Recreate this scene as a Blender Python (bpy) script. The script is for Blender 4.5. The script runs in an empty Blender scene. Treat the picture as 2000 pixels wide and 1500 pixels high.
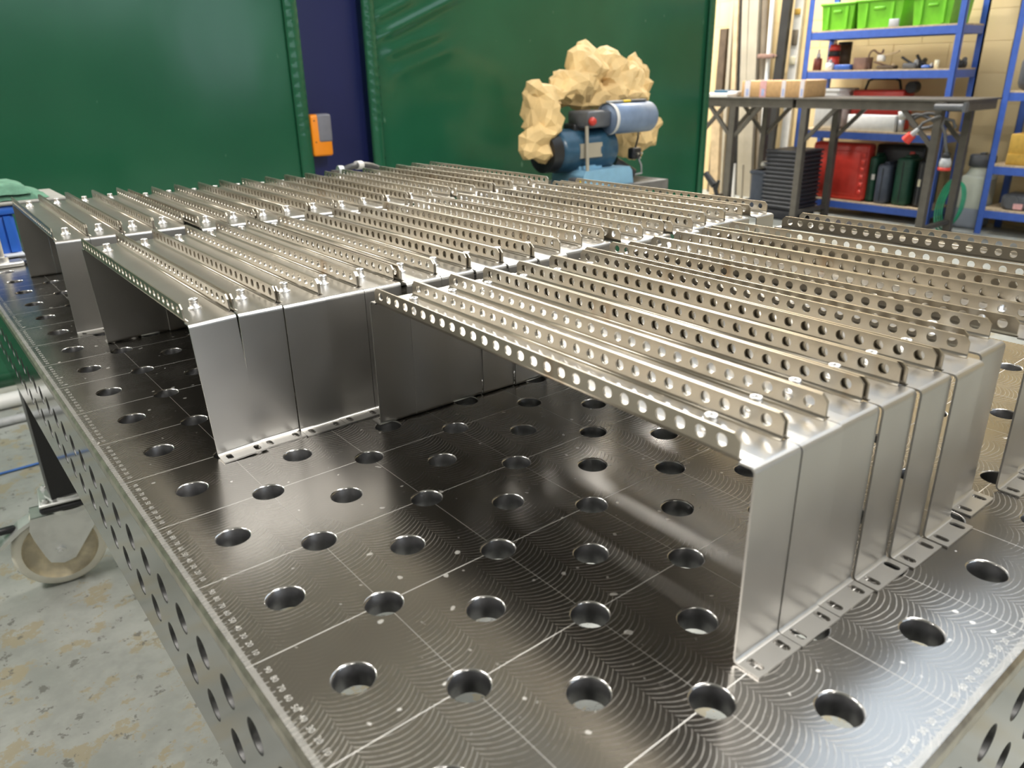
import bpy, bmesh, math, random
from mathutils import Vector, Matrix, noise

random.seed(7)
scene = bpy.context.scene
COL = scene.collection
PI = math.pi
TZ = 0.85                       # height of the welding table's top above the floor

# ------------------------------------------------------------------ camera
CAM_R = ((0.7773665747, -0.6287696362, -0.0187070349),
         (0.2497053866, 0.2811499272, 0.9266077586),
         (0.5773633418, 0.7249851468, -0.3755637210))      # right, up, forward
CAM_C = Vector((-0.0984356363, -0.3458579788, 0.3366133586 + TZ))
FPX = 1494.61
cam_data = bpy.data.cameras.new('camera')
cam = bpy.data.objects.new('camera', cam_data)
COL.objects.link(cam)
r, u, f = [Vector(v) for v in CAM_R]
cam.matrix_world = Matrix(((r.x, u.x, -f.x, CAM_C.x), (r.y, u.y, -f.y, CAM_C.y), (r.z, u.z, -f.z, CAM_C.z), (0, 0, 0, 1)))
cam_data.sensor_width = 36.0
cam_data.sensor_fit = 'HORIZONTAL'
cam_data.lens = FPX / 2000 * 36
cam_data.clip_start = 0.02
cam_data.clip_end = 60
cam_data.dof.use_dof = True
cam_data.dof.focus_distance = 0.85
cam_data.dof.aperture_fstop = 9.0
scene.camera = cam


def ray(x, y):
    return r * ((x - 1000) / FPX) + u * (-(y - 750) / FPX) + f


def atX(x, y, X):
    d = ray(x, y)
    return CAM_C + d * ((X - CAM_C.x) / d.x)


def atY(x, y, Y):
    d = ray(x, y)
    return CAM_C + d * ((Y - CAM_C.y) / d.y)


# ------------------------------------------------------------------ world, lamps, exposure
world = bpy.data.worlds.new('world')
scene.world = world
world.use_nodes = True
wn = world.node_tree.nodes
wn['Background'].inputs[0].default_value = (0.74, 0.86, 1.0, 1)
wn['Background'].inputs[1].default_value = 1.9
LAMP_W = 62.0
LAMP_COL = (1.0, 0.96, 0.90)
UPLIGHT = 0.35          # strength of added upward light that brightens the ceiling, relative to lamp power
scene.view_settings.view_transform = 'Standard'
scene.view_settings.look = 'None'
scene.view_settings.gamma = 1.0
scene.view_settings.use_curve_mapping = False
scene.view_settings.exposure = 0.50
scene.cycles.max_bounces = 8
scene.cycles.diffuse_bounces = 4
scene.cycles.glossy_bounces = 6
scene.cycles.transmission_bounces = 4
scene.cycles.sample_clamp_indirect = 3.0
scene.cycles.caustics_reflective = False
scene.cycles.caustics_refractive = False
scene.cycles.use_denoising = True
scene.cycles.denoising_prefilter = 'ACCURATE'
scene.cycles.use_adaptive_sampling = False

# the hall
HX0, HX1, HY0, HY1, HZ = -4.6, 6.78, -5.6, 6.4, 4.3
# strip lights: x, y, watts
LAMPS = [(-1.4, -3.8, 0.45 * LAMP_W), (1.4, -3.8, 0.35 * LAMP_W), (1.5, -0.9, 1.1 * LAMP_W), (-2.2, 1.6, LAMP_W), (-2.2, 5.4, 1.2 * LAMP_W), (4.4, 5.6, 1.2 * LAMP_W), (5.9, 4.4, 2.7 * LAMP_W)]
lamp_lights = []
for lx, ly, lw in LAMPS:
    ld = bpy.data.lights.new('lamp_light', 'AREA')
    ld.shape = 'RECTANGLE'
    ld.size = 0.34
    ld.size_y = 1.45
    ld.energy = lw
    ld.color = LAMP_COL
    lo = bpy.data.objects.new('lamp_light', ld)
    lo.location = (lx, ly, HZ - 0.345)
    COL.objects.link(lo)
    lamp_lights.append(lo)
# openings for daylight: a rooflight over the right half of the hall and windows in the wall behind the camera
ROOF = (2.9, 5.4, -0.6, 3.6)
WINS = [(0.4, 3.4, 1.95, 3.3), (3.7, 5.2, 1.0, 3.3)]


# ------------------------------------------------------------------ node helpers and materials
class NT:
    def __init__(self, name):
        self.m = bpy.data.materials.new(name)
        self.m.use_nodes = True
        self.t = self.m.node_tree
        self.b = self.t.nodes['Principled BSDF']

    def n(self, typ, **kw):
        nd = self.t.nodes.new(typ)
        for k, v in kw.items():
            setattr(nd, k, v)
        return nd

    def put(self, sock, v):
        if hasattr(v, 'links'):
            self.t.links.new(v, sock)
        else:
            sock.default_value = v

    def math(self, op, a, b=0.0, c=None, clamp=False):
        nd = self.n('ShaderNodeMath', operation=op)
        nd.use_clamp = clamp
        self.put(nd.inputs[0], a)
        self.put(nd.inputs[1], b)
        if c is not None:
            self.put(nd.inputs[2], c)
        return nd.outputs[0]

    def obj_xyz(self, src='Object'):
        tc = self.n('ShaderNodeTexCoord')
        s = self.n('ShaderNodeSeparateXYZ')
        self.t.links.new(tc.outputs[src], s.inputs[0])
        return tc.outputs[src], s.outputs[0], s.outputs[1], s.outputs[2]

    def noise(self, vec, scale, detail=3.0, rough=0.55, stretch=None):
        if stretch:
            mp = self.n('ShaderNodeMapping')
            mp.inputs['Scale'].default_value = stretch
            self.t.links.new(vec, mp.inputs[0])
            vec = mp.outputs[0]
        nd = self.n('ShaderNodeTexNoise')
        self.t.links.new(vec, nd.inputs['Vector'])
        nd.inputs['Scale'].default_value = scale
        nd.inputs['Detail'].default_value = detail
        nd.inputs['Roughness'].default_value = rough
        return nd.outputs[0]

    def ramp(self, v, a, b, ca=0.0, cb=1.0):
        nd = self.n('ShaderNodeMapRange')
        nd.interpolation_type = 'SMOOTHSTEP'
        self.put(nd.inputs[0], v)
        self.put(nd.inputs[1], a)
        self.put(nd.inputs[2], b)
        self.put(nd.inputs[3], ca)
        self.put(nd.inputs[4], cb)
        return nd.outputs[0]

    def mix(self, f_, a, b):
        nd = self.n('ShaderNodeMix', data_type='RGBA')
        self.put(nd.inputs[0], f_)
        self.put(nd.inputs[6], a if hasattr(a, 'links') else (*a, 1))
        self.put(nd.inputs[7], b if hasattr(b, 'links') else (*b, 1))
        return nd.outputs[2]

    def set(self, **kw):
        names = {'col': 'Base Color', 'metal': 'Metallic', 'rough': 'Roughness', 'spec': 'Specular IOR Level', 'normal': 'Normal',
                 'coat': 'Coat Weight', 'trans': 'Transmission Weight', 'alpha': 'Alpha', 'aniso': 'Anisotropic', 'sheen': 'Sheen Weight'}
        for k, v in kw.items():
            if k == 'col' and isinstance(v, tuple) and len(v) == 3:
                v = (*v, 1)
            self.put(self.b.inputs[names[k]], v)
        return self

    def bump(self, h, dist, strength=1.0):
        nd = self.n('ShaderNodeBump')
        nd.inputs['Strength'].default_value = strength
        nd.inputs['Distance'].default_value = dist
        self.t.links.new(h, nd.inputs['Height'])
        self.t.links.new(nd.outputs[0], self.b.inputs['Normal'])


MAT = {}


def plain(name, col, rough=0.5, metal=0.0, var=0.12, scale=25.0, spec=0.5, bump=0.0):
    """a material with a little procedural mottling"""
    k = NT(name)
    vec, x, y, z = k.obj_xyz()
    nz = k.noise(vec, scale, 3)
    dark = tuple(c * (1 - var) for c in col)
    light = tuple(min(1, c * (1 + var)) for c in col)
    k.set(col=k.mix(k.ramp(nz, 0.3, 0.7), dark, light), rough=rough, metal=metal, spec=spec)
    if bump:
        k.bump(nz, bump)
    MAT[name] = k.m
    return k.m


def mat_sheet():
    k = NT('bracket_steel')
    vec, x, y, z = k.obj_xyz()
    big = k.noise(vec, 9, 2, 0.5)
    info = k.n('ShaderNodeObjectInfo')
    tint = k.mix(k.ramp(big, 0.35, 0.7), (0.53, 0.52, 0.50), (0.59, 0.58, 0.56))
    k.set(col=tint, metal=1.0, rough=0.34)
    MAT['sheet'] = k.m


def mat_flange():
    """the perforated strips carry brown laser-heat stains here and there"""
    k = NT('flange_steel_shaded')
    vec, x, y, z = k.obj_xyz()
    grain = k.noise(vec, 60, 4, 0.6, (1, 14, 1))
    info = k.n('ShaderNodeObjectInfo')
    cmb = k.n('ShaderNodeCombineXYZ')
    k.put(cmb.inputs[0], k.math('MULTIPLY', info.outputs['Random'], 37.0))
    k.put(cmb.inputs[1], k.math('MULTIPLY', y, 9.0))
    st = k.noise(cmb.outputs[0], 1.6, 3, 0.6)
    f_ = k.ramp(st, 0.61, 0.76, 0.0, 0.8)
    k.set(col=k.mix(f_, (0.47, 0.43, 0.36), (0.27, 0.16, 0.07)), metal=1.0, rough=0.33)  # base darker and browner than the plates: dim reflections put into the colour
    MAT['flange'] = k.m


def mat_table_top():
    k = NT('milled_table_top')
    vec, x, y, z = k.obj_xyz()
    # passes of the face mill, 50 mm apart, run along the table; every tooth leaves an arc
    cell = k.math('ADD', k.math('DIVIDE', x, 0.05), 0.5)
    ci = k.math('FLOOR', cell)
    s = k.math('MULTIPLY', k.math('SUBTRACT', k.math('SUBTRACT', cell, ci), 0.5), 0.05)
    arc = k.math('SQRT', k.math('SUBTRACT', 0.036 ** 2, k.math('MULTIPLY', s, s)))
    wob = k.math('MULTIPLY', k.math('SUBTRACT', k.noise(vec, 22, 3), 0.5), 0.0050)
    ph = k.math('ADD', k.math('DIVIDE', k.math('ADD', k.math('ADD', y, arc), wob), 0.0042), k.math('MULTIPLY', ci, 0.37))
    fr = k.math('FRACT', ph)
    tri = k.math('ABSOLUTE', k.math('SUBTRACT', fr, 0.5))              # 0 in the middle of a groove
    line = k.ramp(tri, 0.01, 0.16, 1.0, 0.0)
    patch = k.ramp(k.noise(vec, 7, 3, 0.6), 0.38, 0.66, 0.04, 1.0)
    fine = k.noise(vec, 240, 2, 0.6)
    line_i = k.math('MULTIPLY', k.math('MULTIPLY', line, patch), k.ramp(fine, 0.25, 0.6, 0.35, 1.0))
    # scribed grid lines every 100 mm
    gx = k.math('ABSOLUTE', k.math('SUBTRACT', k.math('FRACT', k.math('ADD', k.math('DIVIDE', x, 0.1), 0.5)), 0.5))
    gy = k.math('ABSOLUTE', k.math('SUBTRACT', k.math('FRACT', k.math('DIVIDE', y, 0.1)), 0.5))
    g = k.math('MAXIMUM', k.math('MULTIPLY', k.ramp(gx, 0.0018, 0.0036, 1.0, 0.0), 0.6), k.ramp(gy, 0.0026, 0.0048, 1.0, 0.0))
    # weld spatter and scuffs
    sp = k.ramp(k.noise(vec, 95, 1, 0.4), 0.73, 0.765)
    scuff = k.ramp(k.noise(vec, 30, 5, 0.7), 0.60, 0.78)
    base = k.mix(k.ramp(k.noise(vec, 5, 3), 0.3, 0.7), (0.29, 0.278, 0.262), (0.39, 0.375, 0.355))
    c1 = k.mix(k.math('MULTIPLY', line_i, 0.6), base, (0.88, 0.85, 0.80))
    c2 = k.mix(k.math('MULTIPLY', scuff, 0.35), c1, (0.55, 0.53, 0.50))
    c3 = k.mix(k.math('MAXIMUM', k.math('MULTIPLY', g, 0.85), k.math('MULTIPLY', sp, 0.8)), c2, (0.90, 0.89, 0.87))
    rgh = k.math('ADD', k.math('ADD', 0.23, k.math('MULTIPLY', line_i, 0.22)), k.math('ADD', k.math('MULTIPLY', g, 0.35), k.math('MULTIPLY', k.math('MAXIMUM', sp, k.math('MULTIPLY', scuff, 0.3)), 0.25)))
    k.set(col=c3, metal=1.0, rough=rgh)
    k.bump(k.math('SUBTRACT', k.math('MULTIPLY', line, patch), k.math('MULTIPLY', g, 1.2)), 0.00006, 0.55)
    MAT['table_top'] = k.m


def mat_curtain():
    k = NT('green_pvc')
    vec, x, y, z = k.obj_xyz()
    nz = k.noise(vec, 1.3, 3, 0.5)
    scr = k.ramp(k.noise(vec, 30, 2, 0.5, (1, 1, 0.35)), 0.74, 0.78, 0, 0.35)
    c = k.mix(k.ramp(nz, 0.3, 0.7), (0.013, 0.095, 0.046), (0.022, 0.125, 0.062))
    k.set(col=k.mix(scr, c, (0.25, 0.42, 0.30)), rough=0.17, spec=0.5)
    k.bump(k.noise(vec, 2.2, 2, 0.5, (1, 1, 0.5)), 0.02, 0.35)
    MAT['curtain'] = k.m


def mat_floor():
    k = NT('painted_concrete')
    vec, x, y, z = k.obj_xyz()
    a = k.ramp(k.noise(vec, 2.2, 6, 0.7), 0.36, 0.66)
    b = k.ramp(k.noise(vec, 9, 6, 0.75), 0.545, 0.575)
    d = k.ramp(k.noise(vec, 24, 5, 0.7), 0.605, 0.625)
    c = k.mix(a, (0.27, 0.285, 0.265), (0.40, 0.415, 0.39))
    c = k.mix(k.math('MULTIPLY', b, 0.75), c, (0.33, 0.285, 0.18))
    c = k.mix(k.math('MULTIPLY', d, 0.75), c, (0.12, 0.12, 0.105))
    k.set(col=c, rough=k.ramp(k.noise(vec, 6, 3), 0.3, 0.7, 0.35, 0.55), spec=0.4)
    k.bump(k.noise(vec, 60, 3), 0.0006, 0.4)
    MAT['floor'] = k.m


def mat_block_wall():
    k = NT('painted_blockwork')
    vec, x, y, z = k.obj_xyz()
    nz = k.noise(vec, 40, 4, 0.6)
    c = k.mix(k.ramp(k.noise(vec, 1.2, 2), 0.3, 0.7), (0.72, 0.555, 0.29), (0.78, 0.62, 0.35))
    k.set(col=c, rough=0.55)
    k.bump(nz, 0.001, 0.5)
    MAT['wall'] = k.m


mat_sheet(); mat_flange(); mat_table_top(); mat_curtain(); mat_floor(); mat_block_wall()
plain('nut', (0.93, 0.93, 0.93), 0.34, 1.0, 0.05)
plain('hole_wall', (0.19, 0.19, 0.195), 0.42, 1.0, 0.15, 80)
plain('hole_shade', (0.10, 0.10, 0.10), 0.5, 1.0, 0.2, 80)  # shade inside the side plate holes, put into the wall colour
plain('rim', (0.62, 0.61, 0.60), 0.20, 1.0, 0.05, 80)
plain('side_steel', (0.37, 0.375, 0.37), 0.12, 1.0, 0.05, 6)
plain('edge_steel', (0.42, 0.39, 0.33), 0.32, 1.0, 0.25, 60)
plain('engrave', (0.70, 0.69, 0.66), 0.45, 0.6, 0.08, 60)
plain('black_paint', (0.018, 0.018, 0.019), 0.42, 0.0, 0.1)
plain('zinc', (0.78, 0.79, 0.78), 0.42, 1.0, 0.08, 18)
plain('nylon', (0.80, 0.77, 0.66), 0.40, 0.0, 0.08, 12)
plain('nylon_dirty', (0.74, 0.65, 0.46), 0.45, 0.0, 0.25, 18)
plain('rubber', (0.02, 0.02, 0.022), 0.6)
plain('blue_column', (0.012, 0.016, 0.085), 0.30, 0.0, 0.10, 2)
plain('rack_blue', (0.055, 0.125, 0.47), 0.35, 0.0, 0.06)
plain('chipboard', (0.52, 0.41, 0.27), 0.8, 0.0, 0.2, 60)
plain('bench_grey', (0.115, 0.105, 0.09), 0.5, 0.3, 0.12, 12)
plain('lime', (0.155, 0.50, 0.022), 0.35, 0.0, 0.05)
plain('red_plastic', (0.50, 0.035, 0.025), 0.35, 0.0, 0.06)
plain('red_bright', (0.62, 0.05, 0.035), 0.3, 0.0, 0.06)
plain('green_case', (0.016, 0.075, 0.045), 0.45, 0.0, 0.1)
plain('slate_case', (0.07, 0.085, 0.12), 0.45, 0.0, 0.1)
plain('black_plastic', (0.016, 0.017, 0.02), 0.4, 0.0, 0.1)
plain('crate_rim_lit', (0.035, 0.038, 0.048), 0.38, 0.0, 0.1)  # same black plastic as the crate, light on the rims put into the colour
plain('crate_black', (0.018, 0.02, 0.027), 0.42, 0.0, 0.1)
plain('cardboard', (0.60, 0.37, 0.17), 0.8, 0.0, 0.08, 30)
plain('cardboard_yellow', (0.62, 0.38, 0.07), 0.75, 0.0, 0.08, 30)
plain('tape_white', (0.86, 0.80, 0.82), 0.35, 0.0, 0.04)
plain('tape_pink', (0.80, 0.45, 0.45), 0.4, 0.0, 0.10, 60)
plain('tape_blue', (0.45, 0.52, 0.80), 0.4, 0.0, 0.10, 60)
plain('white_plastic', (0.78, 0.77, 0.74), 0.45, 0.0, 0.04)
plain('jug_white', (0.72, 0.74, 0.62), 0.4, 0.0, 0.05, 5)
plain('jug_liquid', (0.33, 0.36, 0.42), 0.4, 0.0, 0.05, 5)
plain('grey_plastic', (0.11, 0.115, 0.125), 0.45)
plain('stand_grey', (0.20, 0.195, 0.19), 0.45, 0.4)
plain('light_grey', (0.42, 0.43, 0.44), 0.45)
plain('paper', (0.82, 0.58, 0.27), 0.75, 0.0, 0.12, 8)
plain('motor_blue', (0.022, 0.075, 0.13), 0.28, 0.0, 0.12)
plain('base_blue', (0.25, 0.48, 0.66), 0.4, 0.0, 0.05)
plain('roller_blue', (0.20, 0.27, 0.40), 0.42, 0.2, 0.08)
plain('yellow', (0.85, 0.60, 0.02), 0.4, 0.0, 0.05)
plain('orange', (1.0, 0.30, 0.01), 0.35, 0.0, 0.03)
plain('device_grey', (0.20, 0.20, 0.23), 0.4, 0.0, 0.05)
plain('hose_grey', (0.07, 0.07, 0.07), 0.5)
plain('hose_green', (0.02, 0.30, 0.15), 0.35)
plain('cable_blue', (0.05, 0.15, 0.45), 0.4)
plain('wood', (0.58, 0.44, 0.27), 0.65, 0.0, 0.15, 10)
plain('wood_dark', (0.10, 0.07, 0.045), 0.65, 0.0, 0.2, 10)
plain('pale_bar', (0.47, 0.43, 0.345), 0.4, 0.3, 0.08, 4)
plain('mid_bar', (0.24, 0.20, 0.15), 0.45, 0.4, 0.12, 4)
plain('steel_bar', (0.05, 0.05, 0.05), 0.4, 0.6, 0.12, 4)
plain('white_bar', (0.82, 0.82, 0.80), 0.3, 0.0, 0.03, 4)
plain('bin_blue', (0.035, 0.16, 0.66), 0.35, 0.0, 0.05)
plain('bin_rim', (0.62, 0.66, 0.72), 0.4, 0.0, 0.05)
plain('board_grey', (0.36, 0.36, 0.33), 0.6, 0.0, 0.1)
plain('cloth_green', (0.13, 0.27, 0.19), 0.95, 0.0, 0.15, 60, 0.2, 0.002)
plain('ceiling', (0.60, 0.595, 0.58), 0.8, 0.0, 0.05, 2)
plain('hall_wall', (0.60, 0.575, 0.53), 0.7, 0.0, 0.05, 1)
plain('dark_wall', (0.16, 0.17, 0.17), 0.7, 0.0, 0.1, 1)
plain('trunking', (0.80, 0.78, 0.72), 0.4, 0.0, 0.03)
plain('lamp_white', (0.8, 0.8, 0.8), 0.4, 0.0, 0.02)
plain('apron', (0.40, 0.40, 0.38), 0.8, 0.0, 0.1, 2)
plain('pale_blue', (0.35, 0.50, 0.68), 0.4, 0.0, 0.1)
plain('dark_red', (0.20, 0.05, 0.04), 0.5, 0.0, 0.15)
plain('brown_block', (0.23, 0.14, 0.11), 0.8, 0.0, 0.1)
plain('royal_blue', (0.03, 0.10, 0.38), 0.35, 0.0, 0.1)
plain('cream', (0.82, 0.76, 0.55), 0.4, 0.0, 0.05)


# ------------------------------------------------------------------ mesh helpers
class MB:
    """collects shapes; build() links them as ONE mesh object"""

    def __init__(self):
        self.v, self.f, self.m, self.s = [], [], [], []
        self.mi = 0

    def add(self, verts, faces, smooth=False):
        o = len(self.v)
        self.v += [tuple(p) for p in verts]
        for fc in faces:
            self.f.append(tuple(o + i for i in fc))
            self.m.append(self.mi)
            self.s.append(smooth)
        return self

    def box(self, a, b, M=None):
        (x0, y0, z0), (x1, y1, z1) = a, b
        vs = [(x0, y0, z0), (x1, y0, z0), (x1, y1, z0), (x0, y1, z0), (x0, y0, z1), (x1, y0, z1), (x1, y1, z1), (x0, y1, z1)]
        if M is not None:
            vs = [M @ Vector(p) for p in vs]
        return self.add(vs, [(3, 2, 1, 0), (4, 5, 6, 7), (0, 1, 5, 4), (1, 2, 6, 5), (2, 3, 7, 6), (3, 0, 4, 7)])

    def rbox(self, a, b, rad=0.01, seg=2, M=None, smooth=True):
        """box with rounded edges"""
        bm = bmesh.new()
        bmesh.ops.create_cube(bm, size=1.0)
        c = [(p + q) / 2 for p, q in zip(a, b)]
        d = [abs(q - p) for p, q in zip(a, b)]
        for v in bm.verts:
            v.co = Vector((v.co.x * d[0] + c[0], v.co.y * d[1] + c[1], v.co.z * d[2] + c[2]))
        rad = min(rad, min(d) * 0.49)
        bmesh.ops.bevel(bm, geom=list(bm.edges), offset=rad, segments=seg, profile=0.5, affect='EDGES')
        return self.bm(bm, M, smooth)

    def bm(self, bm, M=None, smooth=False):
        bm.verts.index_update()
        vs = [(M @ v.co) if M is not None else v.co.copy() for v in bm.verts]
        fs = [[v.index for v in fc.verts] for fc in bm.faces]
        self.add(vs, fs, smooth)
        bm.free()
        return self

    def cyl(self, p0, p1, rad, seg=16, rad2=None, caps=True, smooth=True):
        p0, p1 = Vector(p0), Vector(p1)
        rad2 = rad if rad2 is None else rad2
        d = (p1 - p0).normalized()
        a = d.orthogonal().normalized()
        b = d.cross(a)
        vs = []
        for p, rr in ((p0, rad), (p1, rad2)):
            for i in range(seg):
                t = 2 * PI * i / seg
                vs.append(p + a * (rr * math.cos(t)) + b * (rr * math.sin(t)))
        self.add(vs, [(i, (i + 1) % seg, seg + (i + 1) % seg, seg + i) for i in range(seg)], smooth)
        if caps:
            self.add(vs[:seg], [tuple(reversed(range(seg)))])
            self.add(vs[seg:], [tuple(range(seg))])
        return self

    def lathe(self, prof, seg=20, M=None, smooth=True):
        """prof: list of (radius, z)"""
        vs = []
        for (rr, z) in prof:
            for i in range(seg):
                t = 2 * PI * i / seg
                p = Vector((rr * math.cos(t), rr * math.sin(t), z))
                vs.append(M @ p if M is not None else p)
        fs = []
        for k in range(len(prof) - 1):
            for i in range(seg):
                fs.append((k * seg + i, k * seg + (i + 1) % seg, (k + 1) * seg + (i + 1) % seg, (k + 1) * seg + i))
        return self.add(vs, fs, smooth)

    def tube(self, pts, rad, seg=8, smooth=True, caps=True):
        pts = [Vector(p) for p in pts]
        n = len(pts)
        rads = rad if isinstance(rad, (list, tuple)) else [rad] * n
        vs = []
        up = None
        for i, p in enumerate(pts):
            d = (pts[min(i + 1, n - 1)] - pts[max(i - 1, 0)]).normalized()
            if up is None:
                up = d.orthogonal().normalized()
            a = (up - d * up.dot(d)).normalized()
            up = a
            b = d.cross(a)
            for j in range(seg):
                t = 2 * PI * j / seg
                vs.append(p + (a * math.cos(t) + b * math.sin(t)) * rads[i])
        fs = []
        for i in range(n - 1):
            for j in range(seg):
                fs.append((i * seg + j, i * seg + (j + 1) % seg, (i + 1) * seg + (j + 1) % seg, (i + 1) * seg + j))
        self.add(vs, fs, smooth)
        if caps:
            self.add(vs[:seg], [tuple(reversed(range(seg)))])
            self.add(vs[-seg:], [tuple(range(seg))])
        return self

    def prism(self, poly, h0, h1, M=None):
        """poly: list of (x, y), extruded along z from h0 to h1"""
        n = len(poly)
        vs = [Vector((x, y, h0)) for x, y in poly] + [Vector((x, y, h1)) for x, y in poly]
        if M is not None:
            vs = [M @ p for p in vs]
        return self.add(vs, [tuple(reversed(range(n))), tuple(range(n, 2 * n))] + [(i, (i + 1) % n, n + (i + 1) % n, n + i) for i in range(n)])

    def mesh(self, name, mats):
        me = bpy.data.meshes.new(name)
        me.from_pydata(self.v, [], self.f)
        for m in (mats if isinstance(mats, (list, tuple)) else [mats]):
            me.materials.append(MAT[m])
        me.polygons.foreach_set('material_index', self.m)
        me.polygons.foreach_set('use_smooth', self.s)
        me.update()
        return me

    def build(self, name, mats, parent=None, loc=None):
        o = bpy.data.objects.new(name, self.mesh(name, mats))
        COL.objects.link(o)
        if parent is not None:
            o.parent = parent
        if loc is not None:
            o.location = loc
        return o


def tag(o, label, cat, group=None):
    o['label'] = label
    o['category'] = cat
    if group:
        o['group'] = group
    return o


def struct(o):
    o['kind'] = 'structure'
    return o


def empty(name, loc=(0, 0, 0), rz=0.0):
    o = bpy.data.objects.new(name, None)
    o.location = loc
    o.rotation_euler = (0, 0, rz)
    o.empty_display_size = 0.1
    COL.objects.link(o)
    return o


def thing(name, label, cat, loc=(0, 0, 0), rz=0.0, group=None):
    return tag(empty(name, loc, rz), label, cat, group)


def copy_tree(o, parent=None):
    c = o.copy()
    COL.objects.link(c)
    c.parent = parent
    for ch in o.children:
        copy_tree(ch, c)
    return c


def pframe(P, zdir, xdir):
    """matrix with origin P, local z along zdir, local x near xdir"""
    z = Vector(zdir).normalized()
    x = Vector(xdir)
    x = (x - z * x.dot(z)).normalized()
    y = z.cross(x)
    return Matrix(((x.x, y.x, z.x, P[0]), (x.y, y.y, z.y, P[1]), (x.z, y.z, z.z, P[2]), (0, 0, 0, 1)))


def square_hole(mb, cx, cy, hw, hh, rad, M, depth, cham=0.0, seg=24, mats=(0, 1, 2)):
    """rectangular cell (2hw x 2hh) with a round hole: annulus, chamfer and wall; M maps (x, y, z) to place, z = 0 is the face"""
    sq, ci, co, cw = [], [], [], []
    for i in range(seg):
        t = 2 * PI * (i + 0.5) / seg
        c, s = math.cos(t), math.sin(t)
        k = min(hw / max(abs(c), 1e-9), hh / max(abs(s), 1e-9))
        sq.append(Vector((cx + c * k, cy + s * k, 0)))
        co.append(Vector((cx + c * (rad + cham), cy + s * (rad + cham), 0)))
        ci.append(Vector((cx + c * rad, cy + s * rad, -cham)))
        cw.append(Vector((cx + c * rad, cy + s * rad, -depth)))
    corners = [Vector((cx + a * hw, cy + b * hh, 0)) for a, b in ((1, 1), (-1, 1), (-1, -1), (1, -1))]
    vs = [M @ p for p in sq + co + ci + cw + corners]
    n = seg
    f0, f1, f2 = [], [], []
    for i in range(n):
        j = (i + 1) % n
        ta, tb = 2 * PI * (i + 0.5) / n, 2 * PI * (i + 1.5) / n
        f0.append((i, j, n + j, n + i))
        for q in range(4):
            tc = math.atan2((1, 1, -1, -1)[q] * hh, (1, -1, -1, 1)[q] * hw) % (2 * PI)
            if ta < tc < tb:
                f0.append((i, 4 * n + q, j))
        if cham:
            f1.append((n + i, n + j, 2 * n + j, 2 * n + i))
        f2.append((2 * n + i, 2 * n + j, 3 * n + j, 3 * n + i))
    o = len(mb.v)
    mb.v += [tuple(p) for p in vs]
    for fl, mi, sm in ((f0, mats[0], False), (f1, mats[1], True), (f2, mats[2], True)):
        for fc in fl:
            mb.f.append(tuple(o + i for i in fc))
            mb.m.append(mi)
            mb.s.append(sm)


# ------------------------------------------------------------------ the hall
mb = MB()
mb.box((HX0, HY0, -0.1), (HX1 + 0.1, HY1, 0))
struct(mb.build('floor', 'floor'))
mb = MB()
for a, b in (((HX0, HY0), (ROOF[0], HY1)), ((ROOF[1], HY0), (HX1, HY1)), ((ROOF[0], HY0), (ROOF[1], ROOF[2])), ((ROOF[0], ROOF[3]), (ROOF[1], HY1))):
    mb.box((a[0], a[1], HZ), (b[0], b[1], HZ + 0.1))
struct(mb.build('ceiling', 'ceiling'))
wr_ = struct(MB().box((HX1, HY0, 0), (HX1 + 0.1, HY1, HZ)).build('wall_right', 'wall'))
blk = None
for row_ in range(10):
    for col_ in range(13):
        yy = 0.60 + 0.45 * col_ + (0.225 if row_ % 2 else 0.0)
        if yy + 0.44 > HY1:
            continue
        if blk is None:
            blk = MB().rbox((-0.003, 0.0018, 0.0018), (0.0, 0.4482, 0.2232), 0.0012, 1, None, False).build('block', 'wall', wr_)
            bo = blk
        else:
            bo = blk.copy()
            COL.objects.link(bo)
            bo.parent = wr_
        bo.location = (HX1, yy, 0.225 * row_)

struct(MB().box((HX0 - 0.1, HY0, 0), (HX0, HY1, HZ)).build('wall_left', 'dark_wall'))
struct(MB().box((HX0, HY1, 0), (HX1, HY1 + 0.1, HZ)).build('wall_back', 'hall_wall'))
mb = MB()
xs = [HX0] + [v for w in WINS for v in w[:2]] + [HX1]
for i in range(len(xs) - 1):
    if i % 2 == 0:
        mb.box((xs[i], HY0 - 0.1, 0), (xs[i + 1], HY0, HZ))
    else:
        w = WINS[i // 2]
        mb.box((xs[i], HY0 - 0.1, 0), (xs[i + 1], HY0, w[2]))
        mb.box((xs[i], HY0 - 0.1, w[3]), (xs[i + 1], HY0, HZ))
struct(mb.build('wall_front', 'dark_wall'))
for k, (x0, x1, z0, z1) in enumerate(WINS):
    mb = MB()
    n = 3 if k == 0 else 2
    for i in range(n + 1):
        xx = x0 + (x1 - x0) * i / n
        mb.box((xx - 0.03, HY0 - 0.08, z0), (xx + 0.03, HY0 - 0.02, z1))
    for zz in (z0 + 0.03, z1 - 0.03):
        mb.box((x0, HY0 - 0.08, zz - 0.03), (x1, HY0 - 0.02, zz + 0.03))
    struct(mb.build('window_%d' % (k + 1), 'trunking'))
mb = MB()
for i in range(7):
    yy = ROOF[2] + (ROOF[3] - ROOF[2]) * i / 6
    mb.box((ROOF[0], yy - 0.025, HZ + 0.02), (ROOF[1], yy + 0.025, HZ + 0.08))
struct(mb.build('window_3', 'trunking'))

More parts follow.
